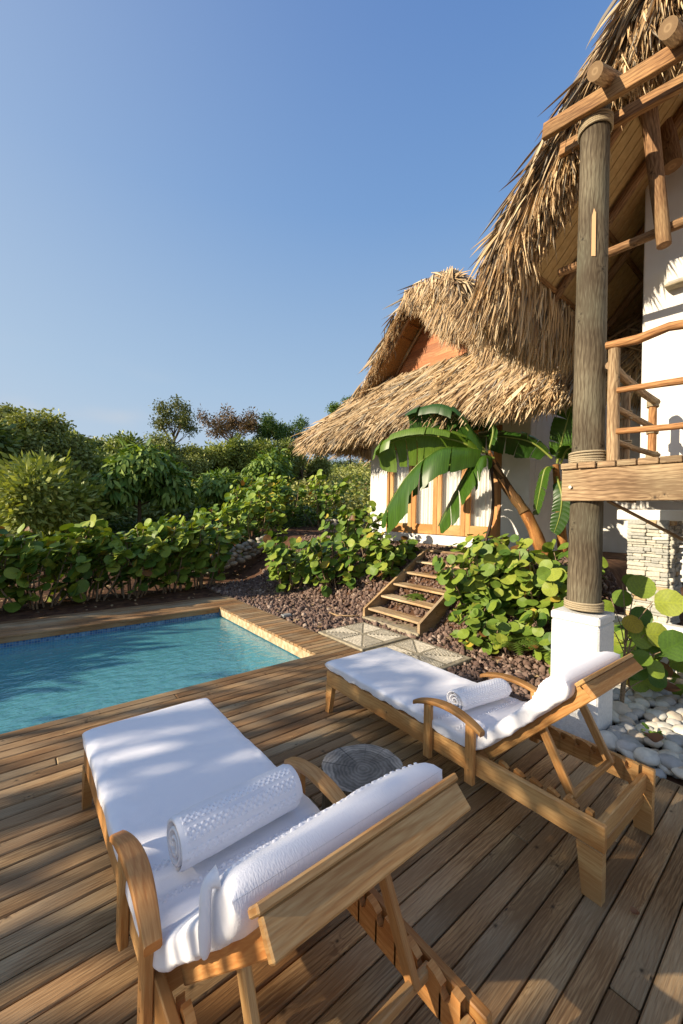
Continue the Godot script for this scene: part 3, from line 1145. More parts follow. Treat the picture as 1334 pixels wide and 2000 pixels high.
func lay(th: Thatch, tl: Vector3, tr: Vector3, bl: Vector3, br: Vector3, count: int, long := Vector2(0.35, 0.75), wide := Vector2(0.014, 0.03), lift := 0.16, loose := 0.45, over := 0.0) -> void:
	# strands in small tufts over a roof face, tips down the slope
	var left := count
	while left > 0:
		var u := rng.randf()
		var v := rng.randf_range(0.0, 1.0 + over)
		var p := tl.lerp(tr, u).lerp(bl.lerp(br, u), v)
		var down := (bl.lerp(br, u) - tl.lerp(tr, u)).normalized()
		var across := (br.lerp(tr, 1.0 - minf(v, 1.0)) - bl.lerp(tl, 1.0 - minf(v, 1.0))).normalized()
		var nrm := across.cross(down).normalized()
		if nrm.y < 0.0:
			nrm = -nrm
		across = down.cross(nrm).normalized()
		var yaw := rng.randf_range(-loose, loose) * 0.7
		var tone := straw_tint()
		var patch := 0.82 + 0.5 * wind.get_noise_3d(p.x * 22.0, p.y * 22.0, p.z * 22.0)
		var n := rng.randi_range(4, 9)
		for k in n:
			var a := yaw + rng.randf_range(-loose, loose) * 0.5
			var q := p + across * rng.randf_range(-0.09, 0.09) + down * rng.randf_range(-0.1, 0.1) + nrm * rng.randf_range(-0.02, lift * 0.9)
			var d := (down * cos(a) + across * sin(a) + nrm * rng.randf_range(-0.05, lift) + Vector3(0, -rng.randf_range(0.0, 0.5), 0)).normalized()
			var x := d.cross(nrm).normalized().rotated(d, rng.randf_range(-0.9, 0.9))
			var y := d.cross(x)
			if y.dot(nrm) < 0.0:
				y = -y
				x = -x
			var l := rng.randf_range(long.x, long.y)
			var w := rng.randf_range(wide.x, wide.y)
			var kind := rng.randi() % 2
			th.where[kind].append(Transform3D(Basis(x * w, y * l * 0.5, d * l), q))
			th.tints[kind].append((tone if rng.randf() < 0.65 else straw_tint()) * patch)
		left -= n


func hang(th: Thatch, a: Vector3, b: Vector3, out: Vector3, count: int, long := Vector2(0.25, 0.55), wide := Vector2(0.012, 0.028), depth := 0.3, spread := 0.5) -> void:
	# the fringe along an edge; strands hang and lean outwards
	var along := (b - a).normalized()
	for k in count:
		var u := rng.randf()
		var p := a.lerp(b, u) + out * rng.randf_range(-depth, 0.06) + Vector3(0, rng.randf_range(-0.08, 0.10), 0)
		var d := (Vector3(0, -1, 0) + out * rng.randf_range(0.0, spread) + along * rng.randf_range(-0.35, 0.35)).normalized()
		var x := along.rotated(d, rng.randf_range(-1.2, 1.2))
		x = (x - d * x.dot(d)).normalized()
		var y := d.cross(x)
		var l := rng.randf_range(long.x, long.y) * (0.75 + 0.6 * absf(wind.get_noise_1d(u * a.distance_to(b) * 60.0)))
		var w := rng.randf_range(wide.x, wide.y)
		var kind := rng.randi() % 2
		th.where[kind].append(Transform3D(Basis(x * w, y * l * 0.35, d * l), p))
		th.tints[kind].append(straw_tint())


func finish(th: Thatch, parent: Node) -> void:
	many("thatch_strands", mats.strand_a, mats.straw, parent, th.where[0], th.tints[0])
	many("thatch_strands", mats.strand_b, mats.straw, parent, th.where[1], th.tints[1])


func slab(tl: Vector3, tr: Vector3, bl: Vector3, br: Vector3, thick: float) -> ArrayMesh:
	var s := Shape.new()
	var n := (tr - tl).cross(bl - tl).normalized()
	if n.y < 0.0:
		n = -n
	var t := [tl, tr, br, bl]
	var b := []
	for p: Vector3 in t:
		b.append(p - n * thick)
	s.poly(t, n)
	s.poly(b, -n)
	var mid: Vector3 = (tl + tr + bl + br) / 4.0
	for k in 4:
		var e: Vector3 = t[(k + 1) % 4] - t[k]
		if e.length() < 0.01:
			continue
		var o := e.cross(n).normalized()
		if o.dot((t[k] + t[(k + 1) % 4]) / 2.0 - mid) < 0:
			o = -o
		s.poly([t[k], t[(k + 1) % 4], b[(k + 1) % 4], b[k]], o)
	return s.mesh()


# ---------------------------------------------------------------- the cottage behind
func make_cottage() -> void:
	var o := thing("thatched_cottage", "white cottage with glazed timber doors and a steep palm thatch roof", "cottage", Vector3(0, 0, 0))
	var X := 7.2
	# front wall with the door opening, then the side walls
	var z0 := -7.61
	var z1 := -3.43
	var d0 := -7.0
	var d1 := -3.98
	var wall := func(lo: Vector3, hi: Vector3):
		var s := Shape.new()
		s.box(hi - lo, 0.012, Vector2(), (lo + hi) / 2.0)
		put("wall", s.mesh(), mats.wall, o)
	wall.call(Vector3(X, 0.6, z0), Vector3(X + 0.2, 3.9, d0))
	wall.call(Vector3(X, 0.6, d1), Vector3(X + 0.2, 3.9, z1))
	wall.call(Vector3(X + 0.002, 0.6, d0 - 0.01), Vector3(X + 0.198, 1.22, d1 + 0.01))
	wall.call(Vector3(X + 0.002, 3.42, d0 - 0.01), Vector3(X + 0.198, 3.9, d1 + 0.01))
	wall.call(Vector3(X + 0.201, 0.6, z1 - 0.2), Vector3(9.2, 3.9, z1 - 0.002))
	wall.call(Vector3(X + 0.201, 0.6, z0 + 0.002), Vector3(12.0, 3.9, z0 + 0.2))
	wall.call(Vector3(8.95, 0.6, z1 + 0.002), Vector3(9.2, 3.9, 2.5))
	wall.call(Vector3(11.8, 0.6, z0 + 0.2), Vector3(12.0, 3.9, z1))
	# four glazed leaves
	beam("door_frame", Vector3(X + 0.06, 1.22, d0 + 0.035), Vector3(X + 0.06, 3.42, d0 + 0.035), 0.07, 0.13, teak_woods[1], o, Vector3(1, 0, 0))
	beam("door_frame", Vector3(X + 0.06, 1.22, d1 - 0.035), Vector3(X + 0.06, 3.42, d1 - 0.035), 0.07, 0.13, teak_woods[1], o, Vector3(1, 0, 0))
	beam("door_frame", Vector3(X + 0.06, 3.38, d0 + 0.07), Vector3(X + 0.06, 3.38, d1 - 0.07), 0.08, 0.13, teak_woods[1], o, Vector3(1, 0, 0))
	var lw := (d1 - d0 - 0.14) / 4.0
	for k in 4:
		var a := d0 + 0.07 + lw * k + 0.004
		var b := a + lw - 0.008
		var leaf := Node3D.new()
		leaf.name = "door"
		o.add_child(leaf, true)
		var xx := X + 0.05
		for zz in [a + 0.055, b - 0.055]:
			beam("door_stile", Vector3(xx, 1.235, zz), Vector3(xx, 3.33, zz), 0.11, 0.045, teak_woods[[0, 2][k % 2]], leaf, Vector3(1, 0, 0))
		for yy in [[1.345, 0.22], [3.28, 0.10]]:
			beam("door_rail", Vector3(xx, yy[0], a + 0.11), Vector3(xx, yy[0], b - 0.11), yy[1], 0.043, teak_woods[[0, 2][k % 2]], leaf, Vector3(1, 0, 0))
		var g := Shape.new()
		g.poly([Vector3(xx + 0.004, 1.45, a + 0.1), Vector3(xx + 0.004, 1.45, b - 0.1), Vector3(xx + 0.004, 3.24, b - 0.1), Vector3(xx + 0.004, 3.24, a + 0.1)], Vector3(-1, 0, 0))
		put("pane", g.mesh(), mats.glass, leaf)
	# curtains in folds behind the glass
	for k in 2:
		var a := d0 + 0.1 + k * 1.45
		var b := a + 1.37
		var s := Shape.new()
		var p := PackedVector3Array()
		var uv := PackedVector2Array()
		var n := 120
		for r in 2:
			for c in n + 1:
				var f := float(c) / n
				p.append(Vector3(X + 0.17 + 0.022 * sin(f * 95.0 + 2.0 * sin(f * 17.0)) + 0.012 * sin(f * 39.0), 3.4 - r * 2.1, lerpf(a, b, f)))
				uv.append(Vector2(f, r))
		s.sheet(p, 2, n + 1, uv, false, true)
		put("curtain", s.mesh(), mats.curtain, o)
	var fl := Shape.new()
	fl.box(Vector3(4.6, 0.1, 4.1), 0.01, Vector2(), Vector3(X + 2.4, 1.15, -5.52))
	put("floor", fl.mesh(), mats.slab, o)

	# roof: hipped skirt and a gable above it
	var th := Thatch.new()
	var e := 3.58
	var faces := [
		[Vector3(7.4, 4.92, -7.5), Vector3(7.4, 4.92, -1.2), Vector3(6.15, e, -9.0), Vector3(6.15, e, -1.2), 17000, 0],
		[Vector3(7.45, 4.95, -7.5), Vector3(13.0, 4.95, -7.5), Vector3(6.15, e, -8.95), Vector3(13.0, e, -8.95), 2600, 0],
		[Vector3(6.85, 6.52, -6.2), Vector3(13.0, 6.52, -6.2), Vector3(6.85, 4.75, -7.6), Vector3(13.0, 4.75, -7.6), 4000, 0],
		[Vector3(6.85, 6.68, -5.6), Vector3(13.0, 6.68, -5.6), Vector3(6.85, 6.52, -6.2), Vector3(13.0, 6.52, -6.2), 900, 0],
		[Vector3(6.85, 6.68, -5.6), Vector3(13.0, 6.68, -5.6), Vector3(6.85, 6.35, -4.9), Vector3(13.0, 6.35, -4.9), 2200, 0],
		[Vector3(6.85, 6.35, -4.9), Vector3(13.0, 6.35, -4.9), Vector3(6.85, 4.6, -3.9), Vector3(13.0, 4.6, -3.9), 5000, 0],
	]
	for q in faces:
		put("thatch_bed", slab(q[0], q[1], q[2], q[3], 0.2), mats.straw_bed, o)
		lay(th, q[0], q[1], q[2], q[3], int(q[4] * 1.5), Vector2(0.3, 0.75), Vector2(0.014, 0.040), 0.26, 0.7, 0.0)
	hang(th, Vector3(6.15, e, -9.0), Vector3(6.15, e, -1.2), Vector3(-1, 0, 0), 4200, Vector2(0.2, 0.46), Vector2(0.014, 0.036))
	hang(th, Vector3(6.15, e, -8.95), Vector3(9.0, e, -8.95), Vector3(0, 0, -1), 1500, Vector2(0.2, 0.42))
	# verges of the gable: strands hang over the edge on both slopes
	hang(th, Vector3(6.85, 6.58, -6.15), Vector3(6.85, 4.85, -7.55), Vector3(-1, 0, 0), 1900, Vector2(0.25, 0.55), Vector2(0.010, 0.026), 0.25, 0.7)
	hang(th, Vector3(6.85, 6.70, -6.2), Vector3(6.85, 6.66, -4.9), Vector3(-1, 0, 0), 2400, Vector2(0.35, 0.8), Vector2(0.010, 0.028), 0.25, 0.6)
	hang(th, Vector3(6.85, 6.45, -4.95), Vector3(6.85, 4.7, -3.95), Vector3(-1, 0, 0), 4200, Vector2(0.35, 0.85), Vector2(0.010, 0.028), 0.25, 0.7)
	hang(th, Vector3(6.8, 6.5, -5.6), Vector3(6.8, 5.5, -4.7), Vector3(-1, 0, 0), 1500, Vector2(0.4, 0.85), Vector2(0.010, 0.028), 0.15, 0.5)
	finish(th, o)
	# gable boards, cut to the triangle
	var gx := 7.5
	var y0 := 4.86
	for k in 10:
		var ya := y0 + k * 0.16
		var yb := minf(ya + 0.157, 6.44)
		var wa := 1.42 * (1.0 - (ya - y0) / 1.6)
		var wb := 1.42 * (1.0 - (yb - y0) / 1.6)
		var s := Shape.new()
		for side in [0.0, 0.02]:
			s.poly([Vector3(gx + side, ya, -5.9 - wa), Vector3(gx + side, ya, -5.9 + wa), Vector3(gx + side, yb, -5.9 + wb), Vector3(gx + side, yb, -5.9 - wb)], Vector3(-1 if side == 0.0 else 1, 0, 0), Vector2(k * 0.37, 0))
		s.poly([Vector3(gx, ya, -5.9 - wa), Vector3(gx, ya, -5.9 + wa), Vector3(gx + 0.02, ya, -5.9 + wa), Vector3(gx + 0.02, ya, -5.9 - wa)], Vector3.DOWN)
		s.poly([Vector3(gx, yb, -5.9 - wb), Vector3(gx, yb, -5.9 + wb), Vector3(gx + 0.02, yb, -5.9 + wb), Vector3(gx + 0.02, yb, -5.9 - wb)], Vector3.UP)
		put("gable_board", s.mesh(), mats.gable[k % 3], o)
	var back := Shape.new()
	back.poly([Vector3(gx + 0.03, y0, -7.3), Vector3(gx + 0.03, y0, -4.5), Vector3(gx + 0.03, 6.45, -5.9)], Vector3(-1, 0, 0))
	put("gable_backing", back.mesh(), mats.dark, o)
	pole("gable_sill", [Vector3(7.38, 4.88, -7.45), Vector3(7.38, 4.90, -4.4)], [0.045, 0.04], pole_woods[1], o)
	# underside of the verge: rafters, battens and lining
	for side in [-1.0, 1.0]:
		var top := Vector3(0, 6.46, -5.9)
		var low := Vector3(0, 4.75, -5.9 + side * 1.55)
		pole("rafter", [Vector3(6.95, 0, 0) + top, Vector3(6.95, 0, 0) + low], [0.04, 0.045], pole_woods[2], o)
		pole("rafter", [Vector3(7.44, -0.02, 0) + top, Vector3(7.44, -0.02, 0) + low], [0.035, 0.04], pole_woods[1], o)
		for k in 7:
			var c := top.lerp(low, (k + 0.7) / 7.4) + Vector3(0, 0.03, 0)
			beam("batten", c + Vector3(6.88, 0, 0), c + Vector3(7.5, 0, 0), 0.04, 0.03, beam_woods[3], o)
		put("lining", slab(top + Vector3(6.88, 0.11, 0), top + Vector3(7.52, 0.11, 0), low + Vector3(6.88, 0.11, 0), low + Vector3(7.52, 0.11, 0), 0.02), mats.lining, o)


# ---------------------------------------------------------------- the raised house and its terrace
func rope(parent: Node, c: Vector3, axis: Vector3, r: float, turns: int, thick: float) -> void:
	var s := Shape.new()
	var x := axis.cross(Vector3.RIGHT if absf(axis.x) < 0.7 else Vector3.UP).normalized()
	var y := axis.cross(x)
	for k in turns:
		var p := []
		var q := []
		for a in 25:
			var f := a / 24.0 * TAU
			p.append(c + axis * ((k - (turns - 1) / 2.0) * thick * 2.05 + 0.004 * sin(f + k)) + (x * cos(f) + y * sin(f)) * (r + rng.randf_range(0.0, 0.002)))
			q.append(thick)
		s.tube(p, q, 6, false)
	put("rope_binding", s.mesh(), mats.rope, parent)


func make_house() -> void:
	var o := thing("raised_house", "white raised house with timber terrace and palm thatch roof above the pebbles", "house", Vector3(0, 0, 0))
	var wall := func(lo: Vector3, hi: Vector3):
		var s := Shape.new()
		s.box(hi - lo, 0.012, Vector2(), (lo + hi) / 2.0)
		put("wall", s.mesh(), mats.wall, o)
	wall.call(Vector3(5.05, 1.9, -1.26), Vector3(5.3, 6.0, 3.0))
	wall.call(Vector3(5.301, 1.9, -1.26), Vector3(8.9, 5.9, -1.0))
	# terrace
	beam("terrace_beam", Vector3(3.445, 1.916, -1.37), Vector3(3.445, 1.910, 2.6), 0.055, 0.25, mats.terrace_beam, o, Vector3.UP, 0.004)
	beam("terrace_beam", Vector3(3.475, 1.93, -1.30), Vector3(5.03, 1.93, -1.30), 0.05, 0.20, beam_woods[3], o)
	for x in [4.0, 4.5, 5.0]:
		beam("joist", Vector3(x, 1.95, -1.27), Vector3(x, 1.95, 2.6), 0.05, 0.17, beam_woods[3], o)
	var z := -1.31
	while z < 2.6:
		var x0 := 3.395 + rng.randf_range(0.0, 0.012)
		if z > -1.36 and z < -1.1:
			x0 = 3.39
			# boards by the post are cut round it
			beam("terrace_plank", Vector3(3.70, 2.066, z), Vector3(5.04, 2.066, z), 0.118, 0.046, beam_woods[rng.randi() % 2], o)
			beam("terrace_plank", Vector3(x0, 2.066, z), Vector3(3.425, 2.066, z), 0.118, 0.046, beam_woods[0], o)
		else:
			beam("terrace_plank", Vector3(x0, 2.066, z), Vector3(5.04, 2.066, z), 0.118, 0.046, beam_woods[rng.randi() % 2], o)
		z += 0.127
	var bolt := Shape.new()
	bolt.tube([Vector3(3.40, 1.90, -1.30), Vector3(3.42, 1.90, -1.30)], [0.012, 0.012], 10)
	put("bolt", bolt.mesh(), mats.steel, o)
	# corner post on its pedestal
	var post := pole("post", [Vector3(3.56, 0.93, -1.24), Vector3(3.566, 2.0, -1.235), Vector3(3.566, 4.96, -1.23)], [0.121, 0.115, 0.102], pole_woods[0], o, 24, 0.015)
	rope(post, Vector3(3.56, 0.965, -1.24), Vector3.UP, 0.132, 4, 0.009)
	rope(post, Vector3(3.566, 2.13, -1.235), Vector3.UP, 0.128, 6, 0.009)
	rope(post, Vector3(3.566, 4.80, -1.23), Vector3.UP, 0.114, 5, 0.009)
	var scar := Shape.new()
	scar.poly([Vector3(-0.012, -0.17, 0), Vector3(0.016, -0.18, 0), Vector3(0.014, 0.16, 0), Vector3(0.0, 0.20, 0), Vector3(-0.013, 0.14, 0)], Vector3(0, 0, 1))
	var toward := Vector3(-0.9, 0, 0.35).normalized()
	put("bare_scar", scar.mesh(), mats.bare, post, Vector3(3.566, 3.88, -1.232) + toward * 0.115, Basis(Vector3.UP.cross(toward), Vector3.UP, toward))
	# railing of peeled branches
	var rp := pole_woods[1] as Material
	var rq := pole_woods[3] as Material
	pole("rail_post", [Vector3(3.52, 2.09, -1.045), Vector3(3.52, 2.55, -1.05), Vector3(3.52, 2.95, -1.05)], [0.043, 0.042, 0.04], rp, o, 12)
	pole("rail", [Vector3(3.50, 2.985, -1.10), Vector3(3.50, 2.97, -0.9), Vector3(3.50, 3.0, -0.72), Vector3(3.50, 2.955, -0.4), Vector3(3.5, 2.97, 0.6)], [0.028, 0.036, 0.032, 0.04, 0.035], rq, o, 10, 0.25)
	pole("rail", [Vector3(3.50, 2.625, -1.02), Vector3(3.50, 2.615, -0.8), Vector3(3.50, 2.60, -0.5), Vector3(3.5, 2.61, 0.6)], [0.022, 0.025, 0.028, 0.03], rq, o, 10, 0.2)
	pole("rail", [Vector3(3.50, 2.315, -1.02), Vector3(3.50, 2.30, -0.7), Vector3(3.50, 2.30, -0.4), Vector3(3.5, 2.31, 0.6)], [0.022, 0.022, 0.026, 0.028], rq, o, 10, 0.2)
	for k in 2:
		var x := [3.91, 4.72][k] as float
		var p := pole("rail_post", [Vector3(x, 2.09, -1.08), Vector3(x, 2.84 - k * 0.02, -1.08)], [0.036, 0.034], [rp, rq][k], o, 12)
		for y in [2.27, 2.515, 2.77]:
			rope(p, Vector3(x, y, -1.08), Vector3.UP, 0.042, 5, 0.007)
	pole("rail", [Vector3(3.5, 2.83, -1.07), Vector3(3.75, 2.79, -1.06), Vector3(4.2, 2.78, -1.06), Vector3(4.76, 2.79, -1.06)], [0.036, 0.036, 0.03, 0.032], rp, o, 10, 0.2)
	pole("rail", [Vector3(3.5, 2.51, -1.05), Vector3(4.1, 2.515, -1.05), Vector3(4.74, 2.52, -1.05)], [0.026, 0.026, 0.024], rp, o, 10, 0.2)
	pole("rail", [Vector3(3.5, 2.255, -1.05), Vector3(4.1, 2.26, -1.05), Vector3(4.78, 2.28, -1.05)], [0.023, 0.024, 0.024], rp, o, 10, 0.2)
	# roof timbers
	beam("roof_beam", Vector3(3.42, 4.925, -1.575), Vector3(3.42, 4.50, 2.6), 0.05, 0.125, beam_woods[2], o)
	beam("roof_beam", Vector3(3.685, 4.905, -1.545), Vector3(3.685, 4.52, 2.6), 0.05, 0.105, beam_woods[2], o)
	for q in [[-1.09, 3.13, 4.83], [-0.68, 3.13, 4.76], [-0.1, 3.1, 4.72]]:
		pole("rafter_tail", [Vector3(q[1], q[2], q[0]), Vector3(q[1] + 0.9, q[2] + 0.47, q[0])], [0.052, 0.056], pole_woods[1], o, 14, 0.06)
	pole("tie_pole", [Vector3(4.2, 4.12, -1.75), Vector3(4.2, 4.11, -1.1), Vector3(4.2, 4.08, 0.6)], [0.038, 0.04, 0.045], pole_woods[2], o)
	pole("brace", [Vector3(4.18, 5.21, -1.03), Vector3(4.15, 4.62, -0.965), Vector3(4.12, 3.93, -0.89)], [0.062, 0.058, 0.052], pole_woods[2], o, 12)
	pole("brace", [Vector3(4.75, 5.8, -1.12), Vector3(4.72, 4.98, -0.97)], [0.09, 0.085], pole_woods[2], o, 12)
	# roof face that falls towards the cottage; slope 49 degrees
	var sl := 1.155
	var at := func(x: float, zz: float, dy: float): return Vector3(x, 4.95 + sl * (zz + 1.71) + dy, zz)
	var th := Thatch.new()
	put("thatch_bed", slab(at.call(3.95, 3.0, -0.05), at.call(10.0, 3.0, -0.05), at.call(3.95, -2.3, -0.05), at.call(10.0, -2.3, -0.05), 0.16), mats.straw_bed, o)
	lay(th, at.call(3.85, 0.4, 0.0), at.call(10.0, 0.4, 0.0), at.call(3.85, -2.12, 0.0), at.call(10.0, -2.12, 0.0), 5200, Vector2(0.3, 0.8), Vector2(0.011, 0.033), 0.2, 0.6, 0.0)
	lay(th, at.call(3.72, 0.6, 0.0), at.call(4.2, 0.6, 0.0), at.call(3.74, -2.12, 0.0), at.call(4.2, -2.12, 0.0), 4800, Vector2(0.22, 0.6), Vector2(0.010, 0.028), 0.14, 0.6, 0.0)
	hang(th, at.call(3.86, 0.6, 0.0), at.call(3.86, -2.3, 0.0), Vector3(-1, 0, 0), 5200, Vector2(0.25, 0.7), Vector2(0.010, 0.030), 0.16, 0.4)
	hang(th, at.call(3.86, -1.5, 0.0), at.call(3.86, -2.4, 0.05), Vector3(-1, 0, -0.4), 1800, Vector2(0.35, 0.85), Vector2(0.011, 0.032), 0.2, 0.3)
	hang(th, at.call(3.8, -2.4, -0.05), at.call(5.6, -2.4, -0.05), Vector3(0, 0, -1), 2600, Vector2(0.35, 0.8), Vector2(0.011, 0.034), 0.35, 0.35)
	hang(th, at.call(3.8, -2.35, -0.02), at.call(9.5, -2.35, -0.02), Vector3(0, 0, -1), 4200, Vector2(0.25, 0.55), Vector2(0.012, 0.028), 0.35, 0.3)
	hang(th, at.call(3.8, -2.25, -0.15), at.call(9.5, -2.25, -0.15), Vector3(0, 0, -1), 2600, Vector2(0.35, 0.65), Vector2(0.010, 0.024), 0.25, 0.2)
	# front skirt of thatch above the paired beams
	put("thatch_bed", slab(Vector3(4.9, 7.3, 0.3), Vector3(4.9, 7.3, 4.0), Vector3(4.15, 5.45, -1.2), Vector3(4.15, 5.45, 4.0), 0.12), mats.straw_bed, o)
	lay(th, Vector3(4.9, 7.3, 0.3), Vector3(4.9, 7.3, 3.0), Vector3(4.02, 5.5, -1.3), Vector3(4.02, 5.5, 3.0), 4200, Vector2(0.25, 0.55), Vector2(0.010, 0.026), 0.2, 0.5, 0.0)
	hang(th, Vector3(3.98, 5.42, -1.3), Vector3(3.98, 5.42, 1.5), Vector3(-1, 0, 0), 1100, Vector2(0.15, 0.36), Vector2(0.008, 0.022), 0.2, 0.4)
	finish(th, o)
	# underside: lining strips, rafters, purlins
	var zz := -2.3
	var x := 3.98
	while x < 6.9:
		var w := 0.125
		var a: Vector3 = at.call(x + w / 2.0, -2.35, -0.34)
		var b: Vector3 = at.call(x + w / 2.0, 0.6, -0.34)
		beam("lining_strip", a, b, w - 0.008, 0.012, mats.lining, o, Vector3(0, 1, -1.15), 0.002)
		x += w
	for xr in [4.05, 4.75, 5.45, 6.2, 6.9]:
		pole("rafter", [at.call(xr, -2.35, -0.42), at.call(xr, 0.6, -0.42)], [0.045, 0.05], pole_woods[2], o)
	for zp in [-2.0, -1.55, -1.1, -0.65, -0.2]:
		var a: Vector3 = at.call(3.95, zp, -0.385)
		var b: Vector3 = at.call(6.9, zp, -0.385)
		beam("purlin", a, b, 0.045, 0.035, beam_woods[3], o, Vector3(0, 1, -1.15))
	# wall lamp
	var lamp := thing("wall_lamp", "small white half-round wall lamp on the sunlit house wall", "wall lamp", Vector3(4.985, 4.10, -0.965))
	var s := Shape.new()
	s.box(Vector3(0.11, 0.24, 0.16), 0.02)
	put("shade", s.mesh(), mats.wall, lamp)
	s = Shape.new()
	s.box(Vector3(0.13, 0.022, 0.18), 0.004, Vector2(), Vector3(-0.005, -0.135, 0))
	put("lip", s.mesh(), mats.slab, lamp)
	# diagonal guy under the terrace
	pole("tie_rod", [Vector3(4.2, 1.82, -1.28), Vector3(5.0, 1.45, -0.85), Vector3(5.4, 1.2, -0.6)], [0.016, 0.016, 0.016], pole_woods[1], o, 8, 0.0)


func make_pedestal() -> void:
	var o := thing("post_pedestal", "white rendered square pedestal under the round timber corner post", "pedestal", Vector3(3.56, 0, -1.245))
	var s := Shape.new()
	s.box(Vector3(0.34, 0.90, 0.345), 0.012, Vector2(), Vector3(0, 0.39, 0))
	put("shaft", s.mesh(), mats.pedestal, o)
	var t := Shape.new()
	t.box(Vector3(0.348, 0.068, 0.353), 0.012, Vector2(), Vector3(0, 0.876, 0))
	put("cap", t.mesh(), mats.pedestal, o)


func make_pillar() -> void:
	var led := thing("low_wall", "low white rendered wall at the back of the pebble bed", "wall", Vector3(5.46, 0, 0))
	var s := Shape.new()
	s.box(Vector3(0.14, 0.64, 3.4), 0.015, Vector2(), Vector3(0, 0.22, 0.1))
	put("coping", s.mesh(), mats.wall, led)
	var o := thing("stone_pillar", "dry laid grey and buff ledge stone pillar under the terrace", "pillar", Vector3(5.75, 0.5, -1.28))
	var core := Shape.new()
	core.box(Vector3(0.44, 1.16, 0.33), 0.005, Vector2(), Vector3(0, 0.57, 0))
	put("mortar_core", core.mesh(), mats.mortar, o)
	var tones := []
	for c in [Color(0.74, 0.73, 0.68), Color(0.80, 0.78, 0.72), Color(0.68, 0.68, 0.65), Color(0.76, 0.66, 0.52), Color(0.86, 0.85, 0.80)]:
		tones.append(mottled(c * 0.86, c * 1.06, 0.02, 120 + tones.size(), 3.0, 0.85, 0.25))
	var y := 0.0
	while y < 1.13:
		var h := rng.randf_range(0.022, 0.056)
		for face in 2:
			var run := -0.19 if face == 0 else -0.24
			var end := 0.19 if face == 0 else 0.24
			while run < end - 0.02:
				var w := minf(rng.randf_range(0.045, 0.2), end - run)
				if end - run - w < 0.04:
					w = end - run
				var st := Shape.new()
				st.xf = Transform3D(Basis(Vector3(1, rng.randf_range(-0.06, 0.06), 0), Vector3(rng.randf_range(-0.25, 0.25), 1, 0), Vector3(0, 0, 1)), Vector3())
				st.box(Vector3(w - 0.003, h * rng.randf_range(0.86, 1.1), rng.randf_range(0.05, 0.085)), 0.007)
				var proud := rng.randf_range(-0.014, 0.014)
				var tilt := Basis.from_euler(Vector3(rng.randf_range(-0.05, 0.05), rng.randf_range(-0.05, 0.05), rng.randf_range(-0.03, 0.03)))
				var m: Material = tones[rng.randi() % 3] if rng.randf() < 0.75 else tones[rng.randi() % 5]
				if face == 0:
					put("stone", st.mesh(), m, o, Vector3(-0.235 - proud, y + h / 2.0, run + w / 2.0), Basis(Vector3.UP, PI / 2.0) * tilt)
				else:
					put("stone", st.mesh(), m, o, Vector3(run + w / 2.0, y + h / 2.0, 0.18 + proud), tilt)
				run += w
		y += h
	var cap := Shape.new()
	cap.box(Vector3(0.62, 0.12, 3.2), 0.01, Vector2(), Vector3(0.05, 1.21, 1.3))
	put("lintel", cap.mesh(), mats.wall, o)


func stone_wall(label: String, a: Vector3, b: Vector3, high: float) -> void:
	var o := thing("stone_wall", label, "stone wall", a)
	var m := []
	for c in [Color(0.62, 0.60, 0.54), Color(0.74, 0.71, 0.64), Color(0.54, 0.52, 0.47)]:
		m.append(mottled(c * 0.85, c * 1.05, 0.02, 150 + m.size(), 3.0, 0.9, 0.2))
	var meshes := [pebble_mesh(81), pebble_mesh(82), pebble_mesh(83)]
	var n := a.distance_to(b)
	var y := 0.0
	while y < high:
		var x := rng.randf_range(0.0, 0.08)
		while x < n:
			var r := rng.randf_range(0.06, 0.12)
			var p := (b - a) * (x / n)
			var bs := Basis.from_euler(Vector3(rng.randf_range(-0.3, 0.3), rng.randf() * TAU, rng.randf_range(-0.3, 0.3))) * Basis.from_scale(Vector3(r * 1.15, r * 0.72, r))
			put("stone", meshes[rng.randi() % 3], m[rng.randi() % 3], o, p + Vector3(rng.randf_range(-0.04, 0.04), y + 0.05, rng.randf_range(-0.04, 0.04)), bs)
			x += r * 1.9
		y += 0.115


# ---------------------------------------------------------------- plants
func grape_leaf(cup: float, fold: float) -> ArrayMesh:
	# round leathery leaf, one unit across, stalk at the origin, blade along +z, face up
	var s := Shape.new()
	var p := PackedVector3Array()
	var uv := PackedVector2Array()
	for r in 4:
		var f := r / 3.0
		for c in 13:
			var a := TAU * (c % 12) / 12.0
			var rr := 0.5 * f * (1.0 - 0.10 * exp(-pow(wrapf(a - PI * 1.5, -PI, PI), 2.0) * 6.0))
			var x := cos(a) * rr
			var z := sin(a) * rr * 0.94
			p.append(Vector3(x, cup * (x * x + z * z) + fold * absf(x) + 0.03 * f * sin(a * 3.0 + cup * 9.0), z + 0.47))
			uv.append(Vector2(x + 0.5, clampf(z + 0.5, 0.01, 0.99)))
	s.sheet(p, 4, 13, uv, true, true)
	return s.mesh()


func simple_leaf(wide: float, droop: float) -> ArrayMesh:
	var s := Shape.new()
	var p := PackedVector3Array()
	var uv := PackedVector2Array()
	for r in 4:
		var f := r / 3.0
		var w := [0.12, 0.5, 0.42, 0.03][r] as float * wide
		for c in 3:
			p.append(Vector3((c - 1) * w, (0.0 if c == 1 else 0.18 * w) - droop * f * f, f))
			uv.append(Vector2(c * 0.5, f))
	s.sheet(p, 4, 3, uv, false, true)
	return s.mesh()


